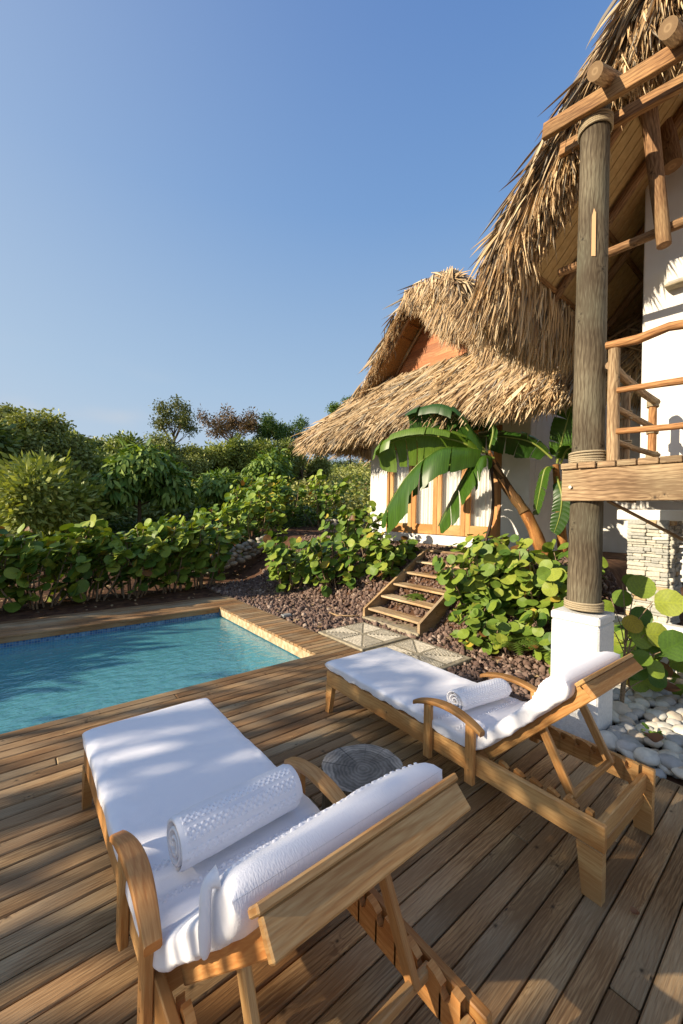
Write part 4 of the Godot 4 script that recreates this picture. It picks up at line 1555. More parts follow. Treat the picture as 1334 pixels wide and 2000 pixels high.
func spray_mesh(seed: int, n: int, size: float, wide: float) -> ArrayMesh:
	# a twig of n small leaves within half a metre, for crowns seen from far off
	var r := RandomNumberGenerator.new()
	r.seed = seed
	var s := Shape.new()
	for k in n:
		var d := Vector3(r.randfn(), r.randfn() * 0.8 + 0.25, r.randfn()).normalized()
		var at := d * r.randf_range(0.08, 0.5)
		var f := (d + Vector3(r.randfn(), r.randfn() - 0.6, r.randfn()) * 0.5).normalized()
		var up := (Vector3.UP + Vector3(r.randfn(), r.randfn(), r.randfn()) * 0.7).normalized()
		var x := f.cross(up).normalized()
		var l := size * r.randf_range(0.7, 1.3)
		var w := l * wide
		var nn := x.cross(f)
		if nn.y < 0.0:
			nn = -nn
		s.tri(at, at + f * l * 0.5 + x * w, at + f * l, nn)
		s.tri(at, at + f * l * 0.5 - x * w, at + f * l, nn)
	return s.mesh()


func leaf_place(p: Vector3, out: Vector3, size: float, upright := 0.55) -> Transform3D:
	var nrm := (Vector3.UP * upright + sun_to * 0.55 + out * 0.45 + Vector3(rng.randfn(), rng.randfn(), rng.randfn()) * 0.42).normalized()
	var z := (out + Vector3(rng.randfn(), rng.randfn() - 0.2, rng.randfn()) * 0.6)
	z = (z - nrm * z.dot(nrm)).normalized()
	var x := nrm.cross(z)
	return Transform3D(Basis(x, nrm, z) * size, p)


func sea_grape(label: String, base: Vector3, rx: float, rz: float, high: float, stems: int, leaves: int, size: float, single := true, bare := 0.25) -> void:
	var o := thing("sea_grape_shrub", label, "shrub", base, 0.0, "sea grape shrubs round the pool garden")
	var spots := []
	for k in stems:
		var a := TAU * (k + rng.randf() * 0.8) / stems
		var far := sqrt(rng.randf())
		var tip := Vector3(cos(a) * rx * far, high * (1.0 - 0.30 * far * far) * rng.randf_range(0.85, 1.0), sin(a) * rz * far)
		var foot := Vector3(cos(a) * rx * far * 0.35, -0.05, sin(a) * rz * far * 0.35)
		var mid := foot.lerp(tip, 0.5) + Vector3(rng.randfn(), 0, rng.randfn()) * 0.07 * high
		var pts := curve([foot, mid, tip], 8)
		var rad := []
		for q in 9:
			rad.append(lerpf(0.016, 0.005, q / 8.0) * (0.7 + high * 0.35))
		var s := Shape.new()
		s.tube(pts, rad, 5, false)
		put("stem", s.mesh(), mats.twig, o)
		spots.append(pts)
	var where := []
	var tones := []
	for k in leaves:
		var pts: Array = spots[k % stems]
		var f := lerpf(bare, 1.0, pow(rng.randf(), 0.75))
		var j := f * 7.99
		var p: Vector3 = pts[int(j)].lerp(pts[int(j) + 1], j - int(j))
		var out := Vector3(p.x / rx, 0.15, p.z / rz) + Vector3(rng.randfn(), rng.randfn() * 0.5, rng.randfn()) * 0.5
		out = out.normalized()
		p += out * rng.randf_range(0.0, 0.16) * (0.6 + high * 0.3) + Vector3(0, rng.randf_range(-0.03, 0.08), 0)
		if p.y < 0.04:
			p.y = 0.04 + rng.randf() * 0.1
		where.append(leaf_place(p, out, size * rng.randf_range(0.65, 1.2)))
		var q := rng.randf()
		tones.append(0 if q < 0.34 else 1 if q < 0.62 else 2 if q < 0.8 else 3 if q < 0.95 else 4 if q < 0.98 else 5)
	if single:
		for k in leaves:
			var l := put("leaf", leaf_meshes[rng.randi() % 3], leaf_mats[tones[k]], o)
			l.transform = where[k]
	else:
		var cols := [Color(0.27, 0.37, 0.05), Color(0.18, 0.28, 0.04), Color(0.10, 0.19, 0.03), Color(0.36, 0.42, 0.065), Color(0.54, 0.42, 0.04), Color(0.21, 0.095, 0.028)]
		var t := []
		for k in leaves:
			t.append(cols[tones[k]])
		many("foliage", leaf_meshes[0], mats.leaf_tint, o, where, t)


func tree(called: String, label: String, base: Vector3, high: float, trunk: float, lobes: Array, mesh: Mesh, leaves: int, size: Vector2, a: Color, b: Color, group := "", hanging := 0.0, bark: Material = null) -> void:
	# lobes: [centre relative to the base, radii]; leaves fill the outer part of every lobe
	var o := thing(called, label, "tree" if high > 1.6 else "shrub", base, 0.0, group)
	var s := Shape.new()
	var lean := Vector3(rng.randf_range(-0.1, 0.1), 1, rng.randf_range(-0.1, 0.1)) * high * 0.55
	s.tube(curve([Vector3(0, -0.2, 0), lean * 0.5 + Vector3(rng.randf_range(-0.1, 0.1), 0, 0), lean], 8), [trunk * 1.25, trunk * 1.05, trunk, trunk * 0.93, trunk * 0.86, trunk * 0.8, trunk * 0.72, trunk * 0.62, trunk * 0.5], 8)
	put("trunk", s.mesh(), bark if bark else mats.bark, o)
	var where := []
	var tints := []
	var total := 0.0
	for l in lobes:
		total += l[1].x * l[1].y + l[1].y * l[1].z + l[1].x * l[1].z
	for l in lobes:
		var c: Vector3 = l[0]
		var r: Vector3 = l[1]
		var limb := Shape.new()
		var from := lean * clampf(c.y / (high * 0.55) * 0.6, 0.15, 0.95)
		limb.tube(curve([from, from.lerp(c, 0.6) - Vector3(0, 0.08, 0) * high * 0.3, c], 6), [trunk * 0.5, trunk * 0.45, trunk * 0.38, trunk * 0.3, trunk * 0.22, trunk * 0.16, trunk * 0.1], 6)
		put("limb", limb.mesh(), bark if bark else mats.bark, o)
		var n := int(leaves * (r.x * r.y + r.y * r.z + r.x * r.z) / total)
		for k in n:
			var d := Vector3(rng.randfn(), rng.randfn(), rng.randfn()).normalized()
			var bump := 0.78 + 0.55 * wind.get_noise_3d((c.x + base.x + d.x * 1.3) * 45.0, (c.y + d.y * 1.3) * 45.0, (c.z + d.z * 1.3) * 45.0)
			var p := c + d * r * bump * pow(rng.randf(), 0.33)
			var z := (d + Vector3(rng.randfn(), rng.randfn() - hanging * 2.0, rng.randfn()) * 0.6).normalized()
			var up := (Vector3.UP + d * 0.6 + Vector3(rng.randfn(), rng.randfn(), rng.randfn()) * 0.45).normalized()
			var x := up.cross(z).normalized()
			where.append(Transform3D(Basis(x, z.cross(x), z) * rng.randf_range(size.x, size.y), p))
			var q := rng.randf()
			tints.append(a.lerp(b, q * q) * rng.randf_range(0.8, 1.2))
	many("crown", mesh, mats.leaf_tint, o, where, tints)


func banana_leaf(mid: Array, width: float, side: Vector3, parent: Node, m: Material, torn := 0.5, droop := 0.5) -> void:
	# midrib through the given points; the blade hangs from it in torn strips
	var leaf := Node3D.new()
	leaf.name = "leaf"
	parent.add_child(leaf, true)
	var n := 46
	var pts := curve(mid, n)
	var rib := Shape.new()
	var rad := []
	for k in n + 1:
		rad.append(lerpf(0.022, 0.003, float(k) / n))
	rib.tube(pts, rad, 6)
	put("midrib", rib.mesh(), mats.rib, leaf)
	var s := Shape.new()
	for sd in [-1.0, 1.0]:
		var k := 5
		while k < n:
			var run := rng.randi_range(3, 12)
			var last := mini(k + run, n)
			var hangs := rng.randf_range(0.0, 1.0) * torn
			var gap := 0.5 if rng.randf() < torn else 0.0
			var rows := last - k + 1
			var p := PackedVector3Array()
			var uv := PackedVector2Array()
			var cols := 6
			for r in rows:
				var f := float(k + r) / n
				var c: Vector3 = pts[k + r]
				var dir: Vector3 = (pts[mini(k + r + 1, n)] - pts[maxi(k + r - 1, 0)]).normalized()
				var across := (side - dir * side.dot(dir)).normalized()
				var prof := pow(sin(PI * clampf(f * 0.93 + 0.03, 0.0, 1.0)), 0.55)
				var w := width * prof
				var shrink := 1.0 - gap * 0.25 * float(r) / maxf(rows - 1, 1)
				for q in cols:
					var g := float(q) / (cols - 1)
					var fall := droop * (0.55 + hangs) * g * g
					var o: Vector3 = across * sd * g * w * (1.0 - 0.30 * fall) + Vector3(0, -1, 0) * w * fall * 0.85 + dir * g * w * 0.22
					o += (Vector3.UP - dir * dir.y) * 0.06 * w * sin(g * PI) + across.cross(dir) * 0.006 * sin((k + r) * 1.9) * g
					var back: Vector3 = -dir * (1.0 - shrink) * g * 0.25
					p.append(c + o + back)
					uv.append(Vector2(g * w, f * 1.6))
			s.sheet(p, rows, cols, uv, false, sd > 0.0)
			k = last
	put("blade", s.mesh(), m, leaf)


func make_bananas() -> void:
	var o := thing("banana_plant", "leaning banana plant with torn drooping leaves before the cottage doors", "banana plant")
	var trunk := Shape.new()
	var pts := curve([Vector3(6.3, 0.95, -2.70), Vector3(6.2, 1.659, -2.979), Vector3(6.1, 2.186, -3.316), Vector3(6.0, 2.72, -3.56)], 24)
	var rad := []
	for k in 25:
		rad.append(lerpf(0.105, 0.05, k / 24.0) * (1.0 + 0.05 * sin(k * 1.7)))
	trunk.tube(pts, rad, 18, true, 0.28, 3.0, wind)
	put("trunk", trunk.mesh(), mats.banana_trunk, o)
	# dry dark sheaths wrap the upper half
	var wrap := Shape.new()
	var wr := []
	for k in range(9, 24):
		wr.append(rad[k] * (1.07 + 0.05 * sin(k * 2.3)))
	wrap.tube(pts.slice(9, 24), wr, 18, false, 0.35, 31.0, wind)
	put("dry_sheath", wrap.mesh(), mats.dry_wrap, o)
	# old sheaths peeling off the trunk
	for k in 6:
		var j := 5 + k * 3
		var a: Vector3 = pts[j]
		var t := a + Vector3(rng.randf_range(0.02, 0.06), -rng.randf_range(0.12, 0.26), rng.randf_range(0.06, 0.14))
		var s := Shape.new()
		s.tube([a + Vector3(-0.06, 0, 0.03), a.lerp(t, 0.5) + Vector3(-0.055, 0, 0.03), t + Vector3(-0.05, 0, 0.03)], [0.03, 0.022, 0.004], 5)
		put("dry_sheath", s.mesh(), mats.dry_leaf, o)
	var side := Vector3(-0.55, 0.1, 0.83).normalized()
	var up := Vector3(-0.6, 0.75, 0.2).normalized()
	banana_leaf([Vector3(6.0, 2.697, -3.584), Vector3(5.85, 3.192, -3.932), Vector3(5.7, 3.47, -4.3), Vector3(5.55, 3.44, -4.9)], 0.46, up, o, mats.banana_dark, 0.7, 0.9)
	banana_leaf([Vector3(6.0, 2.702, -3.63), Vector3(5.75, 2.905, -3.957), Vector3(5.5, 3.041, -4.462), Vector3(5.35, 2.987, -5.044), Vector3(5.3, 2.757, -5.424)], 0.44, up, o, mats.banana_light, 0.7, 0.9)
	banana_leaf([Vector3(6.0, 2.69, -3.511), Vector3(5.7, 2.75, -3.821), Vector3(5.4, 2.70, -4.158), Vector3(5.2, 2.313, -4.586), Vector3(5.15, 1.6, -5.103)], 0.60, side, o, mats.banana, 1.1, 0.85)
	banana_leaf([Vector3(6.0, 2.6, -3.446), Vector3(5.8, 2.60, -3.597), Vector3(5.65, 2.299, -3.729), Vector3(5.5, 1.481, -4.117)], 0.46, side, o, mats.banana, 0.9, 0.7)
	banana_leaf([Vector3(6.0, 2.7, -3.55), Vector3(6.1, 3.15, -3.55), Vector3(6.0, 3.35, -3.95), Vector3(5.95, 3.2, -4.4)], 0.22, side, o, mats.banana_dark, 0.5, 0.8)
	var s := Shape.new()
	s.tube(curve([Vector3(5.98, 2.55, -3.495), Vector3(5.9, 2.054, -3.393), Vector3(5.85, 1.606, -3.38), Vector3(5.8, 1.1, -3.492)], 14), [0.03, 0.028, 0.024, 0.022, 0.02, 0.02, 0.022, 0.024, 0.024, 0.025, 0.026, 0.026, 0.026, 0.024, 0.02], 7)
	put("dead_stalk", s.mesh(), mats.dead, o)
	var b := thing("banana_plant", "upright young banana plant beside the shaded cottage wall", "banana plant")
	s = Shape.new()
	var q := curve([Vector3(6.7, 0.95, -2.62), Vector3(6.65, 1.75, -2.69), Vector3(6.6, 2.5, -2.74)], 12)
	rad = []
	for k in 13:
		rad.append(lerpf(0.085, 0.045, k / 12.0))
	s.tube(q, rad, 12, true, 0.1, 9.0, wind)
	put("trunk", s.mesh(), mats.banana_trunk, b)
	banana_leaf([Vector3(6.6, 2.516, -2.719), Vector3(6.55, 2.861, -2.631), Vector3(6.5, 3.151, -2.54), Vector3(6.45, 3.4, -2.45)], 0.27, Vector3(-0.3, 0.1, 0.95), b, mats.banana, 0.1, 0.1)
	banana_leaf([Vector3(6.6, 2.604, -2.799), Vector3(6.45, 2.858, -3.042), Vector3(6.3, 2.98, -3.398), Vector3(6.2, 3.05, -3.9)], 0.30, Vector3(-0.7, 0.6, 0.3), b, mats.banana_dark, 0.5, 0.6)
	banana_leaf([Vector3(6.6, 2.45, -2.779), Vector3(6.45, 2.42, -2.83), Vector3(6.4, 2.1, -2.88), Vector3(6.4, 1.70, -2.95)], 0.17, side, b, mats.banana, 0.3, 0.5)
	banana_leaf([Vector3(6.55, 2.3, -2.70), Vector3(6.45, 2.0, -2.58), Vector3(6.45, 1.7, -2.60), Vector3(6.45, 1.42, -2.681)], 0.14, Vector3(0.2, 0, 1), b, mats.banana_dark, 0.2, 0.4)
	banana_leaf([Vector3(6.6, 2.512, -2.666), Vector3(6.4, 2.7, -2.478), Vector3(6.3, 2.62, -2.25), Vector3(6.25, 2.3, -2.1)], 0.2, Vector3(-0.8, 0.5, -0.3), b, mats.banana, 0.3, 0.6)


func make_fern(label: String, at: Vector3, reach: float) -> void:
	var o := thing("fern", label, "fern", at, 0.0, "ferns at the foot of the shrubs")
	for k in 11:
		var a := TAU * k / 11.0 + rng.randf() * 0.4
		var d := Vector3(cos(a), 0, sin(a))
		var pts := curve([Vector3(), d * reach * 0.4 + Vector3(0, reach * 0.55, 0), d * reach + Vector3(0, reach * rng.randf_range(0.2, 0.6), 0)], 14)
		var s := Shape.new()
		for j in range(2, 15):
			var p: Vector3 = pts[j]
			var t: Vector3 = (pts[j] - pts[j - 1]).normalized()
			var x := t.cross(Vector3.UP).normalized()
			var l := reach * 0.26 * sin(PI * (j + 1) / 17.0)
			for sd in [-1.0, 1.0]:
				s.tri(p - t * 0.012, p + t * 0.012, p + x * sd * l + t * 0.02 - Vector3(0, l * 0.2, 0), Vector3.UP)
		put("frond", s.mesh(), mats.fern, o)


func ragged(high: float, wide: float, tall: float, n: int) -> Array:
	# an irregular crown: small lobes at uneven heights
	var out := []
	for k in n:
		var a := rng.randf() * TAU
		var r := sqrt(rng.randf()) * wide
		out.append([Vector3(cos(a) * r, high + rng.randf_range(-tall, tall) * (1.0 - 0.4 * r / wide), sin(a) * r), Vector3.ONE * rng.randf_range(0.3, 0.65) * minf(wide, 1.5) * Vector3(1, 0.85, 1)])
	return out


func make_plants() -> void:
	leaf_meshes = [grape_leaf(0.25, 0.05), grape_leaf(-0.12, 0.16), grape_leaf(0.05, -0.06)]
	# hedge behind the pool
	var hedge := ["leftmost sea grape in the hedge behind the pool", "sea grape in the pool hedge, second from the picture's edge", "sea grape in the pool hedge, third from the picture's edge", "sea grape in the pool hedge below the rounded broadleaf tree", "sea grape at the pool's far corner, near end of the hedge", "outermost hedge sea grape by the white stone wall"]
	for k in 6:
		var x := -0.35 + k * 0.72
		var z := -8.35 - 0.08 * k + rng.randf_range(-0.1, 0.1)
		sea_grape(hedge[k], Vector3(x, ground_y(x, z), z), 0.75, 0.62, 1.36 + 0.04 * k, 14, 300, 0.205, true, 0.2)
	for k in 3:
		var x := -1.6 - k * 1.1
		sea_grape(["hedge sea grape just outside the picture's left edge", "second hedge sea grape outside the picture's left edge", "third hedge sea grape outside the picture's left edge"][k], Vector3(x, ground_y(x, -8.3), -8.3), 0.8, 0.6, 1.5, 9, 150, 0.19, false)
	# second row, up the slope
	var rows := [[3.2, -10.4, 1.5, "sea grape behind the hedge below the rounded broadleaf tree"], [4.3, -10.9, 1.75, "tall sea grape above the white stone wall"], [5.4, -10.6, 1.7, "sea grape on the bank above the stone wall, towards the cottage"], [6.2, -12.0, 1.8, "sea grape on the upper bank left of the cottage eave"], [7.4, -12.4, 1.7, "sea grape on the upper bank under the thatch corner"], [8.6, -11.6, 2.0, "sea grape against the cottage's far corner"], [8.0, -14.5, 1.8, "sea grape highest on the bank behind the cottage corner"]]
	for q in rows:
		sea_grape(q[3], Vector3(q[0], ground_y(q[0], q[1]), q[1]), 0.95, 0.85, q[2], 13, 330, 0.20, false, 0.15)
	var G := func(x: float, z: float): return Vector3(x, ground_y(x, z), z)
	sea_grape("broad sea grape clump left of the garden stairs", G.call(4.95, -6.05), 0.8, 0.75, 1.08, 15, 300, 0.19, true, 0.05)
	sea_grape("sea grape clump beside the stair's left stringer", G.call(5.35, -5.2), 0.6, 0.42, 0.78, 12, 250, 0.17, true, 0.05)
	sea_grape("sea grape clump at the gravel's edge, left of the stairs clump", G.call(4.55, -7.3), 0.75, 0.7, 1.28, 14, 290, 0.19, true, 0.08)
	sea_grape("sea grape rising behind the stairs clump, below the cottage wall", G.call(5.9, -6.7), 0.75, 0.7, 0.95, 12, 240, 0.18, true, 0.08)
	sea_grape("large sea grape clump right of the garden stairs", G.call(5.05, -3.0), 0.68, 0.55, 1.0, 15, 300, 0.175, true, 0.08)
	sea_grape("sea grape between the stairs clump and the corner post", G.call(5.2, -2.25), 0.6, 0.6, 0.95, 13, 290, 0.17, true, 0.08)
	sea_grape("low sea grape overhanging the upper stair treads", G.call(5.65, -3.2), 0.5, 0.4, 0.62, 10, 180, 0.16, true, 0.05)
	sea_grape("small sea grape at the gravel in front of the right clump", G.call(4.62, -2.75), 0.4, 0.4, 0.55, 8, 120, 0.15, true, 0.05)
	sea_grape("small sea grape behind the white pedestal", G.call(4.55, -1.75), 0.42, 0.42, 0.75, 9, 140, 0.16, true, 0.1)
	sea_grape("sea grape in the shade below the terrace, behind the big leaves", G.call(4.75, -1.2), 0.4, 0.35, 0.7, 8, 120, 0.15, true, 0.1)
	# big leaves by the pedestal
	var o := thing("sea_grape_shrub", "young sea grape with very large leaves beside the white pedestal", "shrub", Vector3(3.98, 0, -1.12), 0.0, "sea grape shrubs round the pool garden")
	for q in [[Vector3(0.02, 1.02, 0.10), 0.21, 0], [Vector3(0.06, 0.99, 0.22), 0.22, 3], [Vector3(0.0, 0.86, 0.06), 0.17, 4], [Vector3(0.1, 1.10, 0.0), 0.16, 1], [Vector3(-0.03, 0.66, 0.10), 0.2, 0], [Vector3(0.03, 0.72, 0.18), 0.2, 3], [Vector3(0.05, 0.60, 0.28), 0.25, 2], [Vector3(0.10, 0.56, 0.20), 0.24, 2], [Vector3(-0.08, 0.55, 0.12), 0.15, 1], [Vector3(0.0, 0.46, 0.2), 0.15, 0], [Vector3(0.12, 0.8, 0.05), 0.18, 2], [Vector3(0.05, 0.4, 0.06), 0.16, 2], [Vector3(0.2, 0.62, 0.05), 0.2, 1], [Vector3(0.15, 0.95, -0.1), 0.17, 1], [Vector3(0.1, 0.85, -0.2), 0.16, 0], [Vector3(0.25, 0.3, 0.15), 0.17, 2]]:
		var p: Vector3 = q[0]
		var s := Shape.new()
		s.tube(curve([Vector3(0.05, -0.1, 0.02), Vector3(0.05, p.y * 0.6, 0.04), p], 6), [0.007, 0.006, 0.006, 0.005, 0.004, 0.004, 0.003], 5)
		put("stem", s.mesh(), mats.twig, o)
		var nrm := (Vector3(-0.75, 0.35, 0.45) + Vector3(rng.randfn(), rng.randfn(), rng.randfn()) * 0.22).normalized()
		var z := Vector3(0.2, 0.25, 0.9) + Vector3(rng.randfn(), rng.randfn(), rng.randfn()) * 0.35
		z = (z - nrm * z.dot(nrm)).normalized()
		var l := put("leaf", leaf_meshes[rng.randi() % 3], leaf_mats[q[2]], o)
		l.transform = Transform3D(Basis(nrm.cross(z), nrm, z) * q[1], p)
	make_fern("fern below the sea grapes, nearest the white pedestal", Vector3(4.55, 0.12, -1.95), 0.34)
	make_fern("fern below the sea grapes, farther from the pedestal", Vector3(4.5, 0.08, -2.3), 0.28)
	make_fern("small fern under the open stair treads", Vector3(5.0, ground_y(5.0, -4.2) + 0.02, -4.2), 0.2)
	make_bananas()

	var long_leaf := simple_leaf(0.34, 0.28)
	var sprays := [spray_mesh(1, 20, 0.22, 0.26), spray_mesh(2, 24, 0.17, 0.32), spray_mesh(3, 22, 0.24, 0.2)]
	var Y := func(x: float, z: float): return Vector3(x, ground_y(x, z), z)
	tree("broadleaf_tree", "rounded broadleaf tree with long drooping glossy leaves behind the hedge", Y.call(3.35, -15.0), 3.5, 0.07, [[Vector3(0, 2.35, 0), Vector3(1.45, 1.15, 1.4)], [Vector3(-0.8, 1.6, 0.4), Vector3(0.9, 0.7, 0.9)], [Vector3(0.9, 1.7, 0.3), Vector3(0.95, 0.8, 0.9)]], long_leaf, 2600, Vector2(0.26, 0.42), Color(0.10, 0.19, 0.03), Color(0.34, 0.44, 0.09), "broadleaf trees behind the hedge", 0.7)
	tree("broadleaf_tree", "smaller broadleaf tree with drooping leaves near the thatch corner", Y.call(8.6, -15.5), 2.9, 0.06, [[Vector3(0, 1.9, 0), Vector3(1.3, 0.95, 1.2)], [Vector3(-0.7, 1.3, 0.3), Vector3(0.8, 0.6, 0.8)]], long_leaf, 1700, Vector2(0.24, 0.4), Color(0.11, 0.20, 0.03), Color(0.34, 0.44, 0.09), "broadleaf trees behind the hedge", 0.7)
	tree("broadleaf_tree", "low spreading broadleaf tree between the two drooping trees", Y.call(6.3, -15.2), 2.0, 0.05, [[Vector3(0, 1.2, 0), Vector3(1.2, 0.7, 1.0)]], long_leaf, 1000, Vector2(0.22, 0.36), Color(0.11, 0.20, 0.03), Color(0.34, 0.44, 0.09), "broadleaf trees behind the hedge", 0.7)
	# trees on the slope: x, z, height, width, label, tone
	var far := [
		[-1.2, -17.0, 4.6, 2.2, "tall dark leafy tree at the picture's left edge", 0], [0.6, -19.0, 4.4, 1.9, "leafy tree on the slope, second from the left", 1], [2.2, -22.0, 4.6, 2.2, "feathery green tree above the hedge", 2], [0.5, -14.0, 2.2, 1.4, "light green bushy tree low behind the hedge at left", 2],
		[4.8, -24.0, 4.0, 2.2, "dark round tree behind the broadleaf tree", 0], [7.5, -25.0, 4.2, 2.3, "bushy tree between the broadleaf trees", 1], [10.5, -25.0, 4.0, 2.3, "bushy tree left of the thatch corner", 2], [13.0, -24.0, 4.2, 2.3, "bushy tree just beside the thatch corner", 0],
		[16.0, -24.0, 4.5, 2.4, "bushy tree behind the thatch corner", 1], [-3.5, -21.0, 5.0, 2.6, "wide tree beyond the picture's left edge", 0], [-1.0, -27.0, 5.0, 2.6, "tall tree on the left skyline", 1], [3.0, -31.0, 4.4, 2.4, "rounded skyline tree above the feathery tree", 0]]
	for q in far:
		var h: float = q[2]
		var w: float = q[3]
		var lobes := ragged(h * 0.62, w * 0.8, h * 0.32, 11)
		var tone: Array = [[Color(0.12, 0.17, 0.04), Color(0.39, 0.44, 0.11)], [Color(0.20, 0.23, 0.06), Color(0.48, 0.49, 0.15)], [Color(0.24, 0.29, 0.06), Color(0.50, 0.52, 0.16)]][q[5]]
		tree("slope_tree", q[4], Y.call(q[0], q[1]), h, 0.09, lobes, sprays[q[5]], 1250, Vector2(0.6, 1.05), tone[0], tone[1], "trees on the slope behind the garden")
	# thin trees on the skyline
	tree("skyline_tree", "slender open tree standing up from the skyline", Y.call(11.0, -37.0) - Vector3(0, 0.5, 0), 7.0, 0.08, ragged(5.0, 1.5, 1.5, 22), sprays[1], 200, Vector2(0.8, 1.3), Color(0.09, 0.12, 0.03), Color(0.2, 0.2, 0.06), "thin trees on the skyline")
	tree("skyline_tree", "half bare reddish brown tree on the skyline", Y.call(16.5, -38.0) - Vector3(0, 0.1, 0), 6.6, 0.09, ragged(4.7, 2.7, 1.2, 24), sprays[2], 230, Vector2(0.8, 1.3), Color(0.13, 0.08, 0.035), Color(0.24, 0.15, 0.07), "thin trees on the skyline")
	tree("skyline_tree", "feathery green tree on the skyline left of the thatch", Y.call(22.0, -38.0) - Vector3(0, 0.1, 0), 6.6, 0.09, ragged(4.3, 3.0, 1.5, 26), sprays[2], 480, Vector2(0.8, 1.3), Color(0.05, 0.11, 0.02), Color(0.15, 0.22, 0.04), "thin trees on the skyline")
	tree("skyline_tree", "round green tree peeping over the thatch corner", Y.call(31.0, -36.0), 9.0, 0.1, ragged(7.2, 2.5, 1.6, 14), sprays[1], 460, Vector2(0.9, 1.2), Color(0.08, 0.15, 0.02), Color(0.2, 0.28, 0.05), "thin trees on the skyline")
	# scrub that covers the hill as one mass
	for part in 3:
		var where := []
		var tints := []
		for k in 560:
			var a := rng.randf_range(-2.05, 0.05)
			var r := rng.randf_range(17.0, 68.0)
			var c := Vector3(2.0 + cos(a) * r, 0, -2.0 + sin(a) * r)
			if c.x > 5.0 and c.z > -13.0 and c.x < 17.0:
				continue
			c.y = ground_y(c.x, c.z)
			var w := rng.randf_range(0.9, 2.0)
			var tone := Color(0.17, 0.24, 0.05).lerp(Color(0.50, 0.48, 0.16), rng.randf())
			if rng.randf() < 0.12:
				tone = Color(0.20, 0.14, 0.06)
			for j in 22:
				var d := Vector3(rng.randfn(), absf(rng.randfn()), rng.randfn()).normalized()
				var p := c + d * Vector3(w, w * 0.85, w) * pow(rng.randf(), 0.4)
				where.append(Transform3D(Basis.from_euler(Vector3(rng.randf_range(-0.5, 0.5), rng.randf() * TAU, rng.randf_range(-0.5, 0.5))) * rng.randf_range(0.9, 1.6), p))
				tints.append(tone * rng.randf_range(0.7, 1.3))
		var o2 := many("hill_scrub", sprays[part], mats.leaf_tint, self, where, tints)
		tag(o2, ["dense green scrub covering the hill behind the garden", "fine leaved scrub mixed through the hillside", "long leaved scrub mixed through the hillside"][part], "scrub")
	# low growth under the hedge and slope
	var gw := []
	var gt := []
	for k in 1500:
		var x := rng.randf_range(-3.0, 11.0)
		var z := rng.randf_range(-17.0, -11.5)
		gw.append(Transform3D(Basis(Vector3.UP, rng.randf() * TAU) * rng.randf_range(0.5, 1.1), Vector3(x, ground_y(x, z) + 0.1, z)))
		gt.append(Color(0.05, 0.10, 0.02).lerp(Color(0.15, 0.20, 0.04), rng.randf()))
	var gc := many("ground_cover", sprays[1], mats.leaf_tint, self, gw, gt)
	tag(gc, "low green ground cover on the slope behind the hedge", "ground cover")


func palm(label: String, base: Vector3, high: float, lean: Vector3, fronds: int, reach: float) -> void:
	var o := thing("palm_tree", label, "palm tree", base, 0.0, "palms left of the pool")
	var top := Vector3(0, high, 0) + lean
	var s := Shape.new()
	s.tube(curve([Vector3(0, -0.2, 0), Vector3(0, high * 0.5, 0) + lean * 0.3, top], 12), [0.16, 0.14, 0.13, 0.125, 0.12, 0.12, 0.115, 0.11, 0.11, 0.105, 0.1, 0.1, 0.1], 10)
	put("trunk", s.mesh(), mats.bark, o)
	for k in fronds:
		var a := TAU * (k + rng.randf() * 0.5) / fronds
		var d := Vector3(cos(a), 0, sin(a))
		var rise := rng.randf_range(0.1, 0.75)
		var l := reach * rng.randf_range(0.8, 1.1)
		var pts := curve([top, top + d * l * 0.35 + Vector3(0, l * rise * 0.45, 0), top + d * l * 0.75 + Vector3(0, l * (rise * 0.5 - 0.12), 0), top + d * l + Vector3(0, l * (rise * 0.3 - 0.4), 0)], 40)
		var f := Shape.new()
		var rad := []
		for j in 41:
			rad.append(lerpf(0.022, 0.004, j / 40.0))
		f.tube(pts, rad, 5)
		for j in range(6, 41, 4):
			var t: Vector3 = (pts[j] - pts[j - 1]).normalized()
			var x := t.cross(Vector3.UP).normalized()
			var n := l * 0.34 * sin(PI * (j + 4) / 48.0)
			for sd in [-1.0, 1.0]:
				var p: Vector3 = pts[j]
				var tip: Vector3 = p + (x * sd + t * 0.45 - Vector3(0, rng.randf_range(0.2, 0.6), 0)).normalized() * n
				var m: Vector3 = p.lerp(tip, 0.45)
				var up: Vector3 = (Vector3.UP + x * 0.2 * sd).normalized()
				var w: Vector3 = t * 0.075
				f.tri(p, m - w, m + w, up)
				f.tri(m - w, m + w, tip, up)
		put("frond", f.mesh(), mats.fern, o)


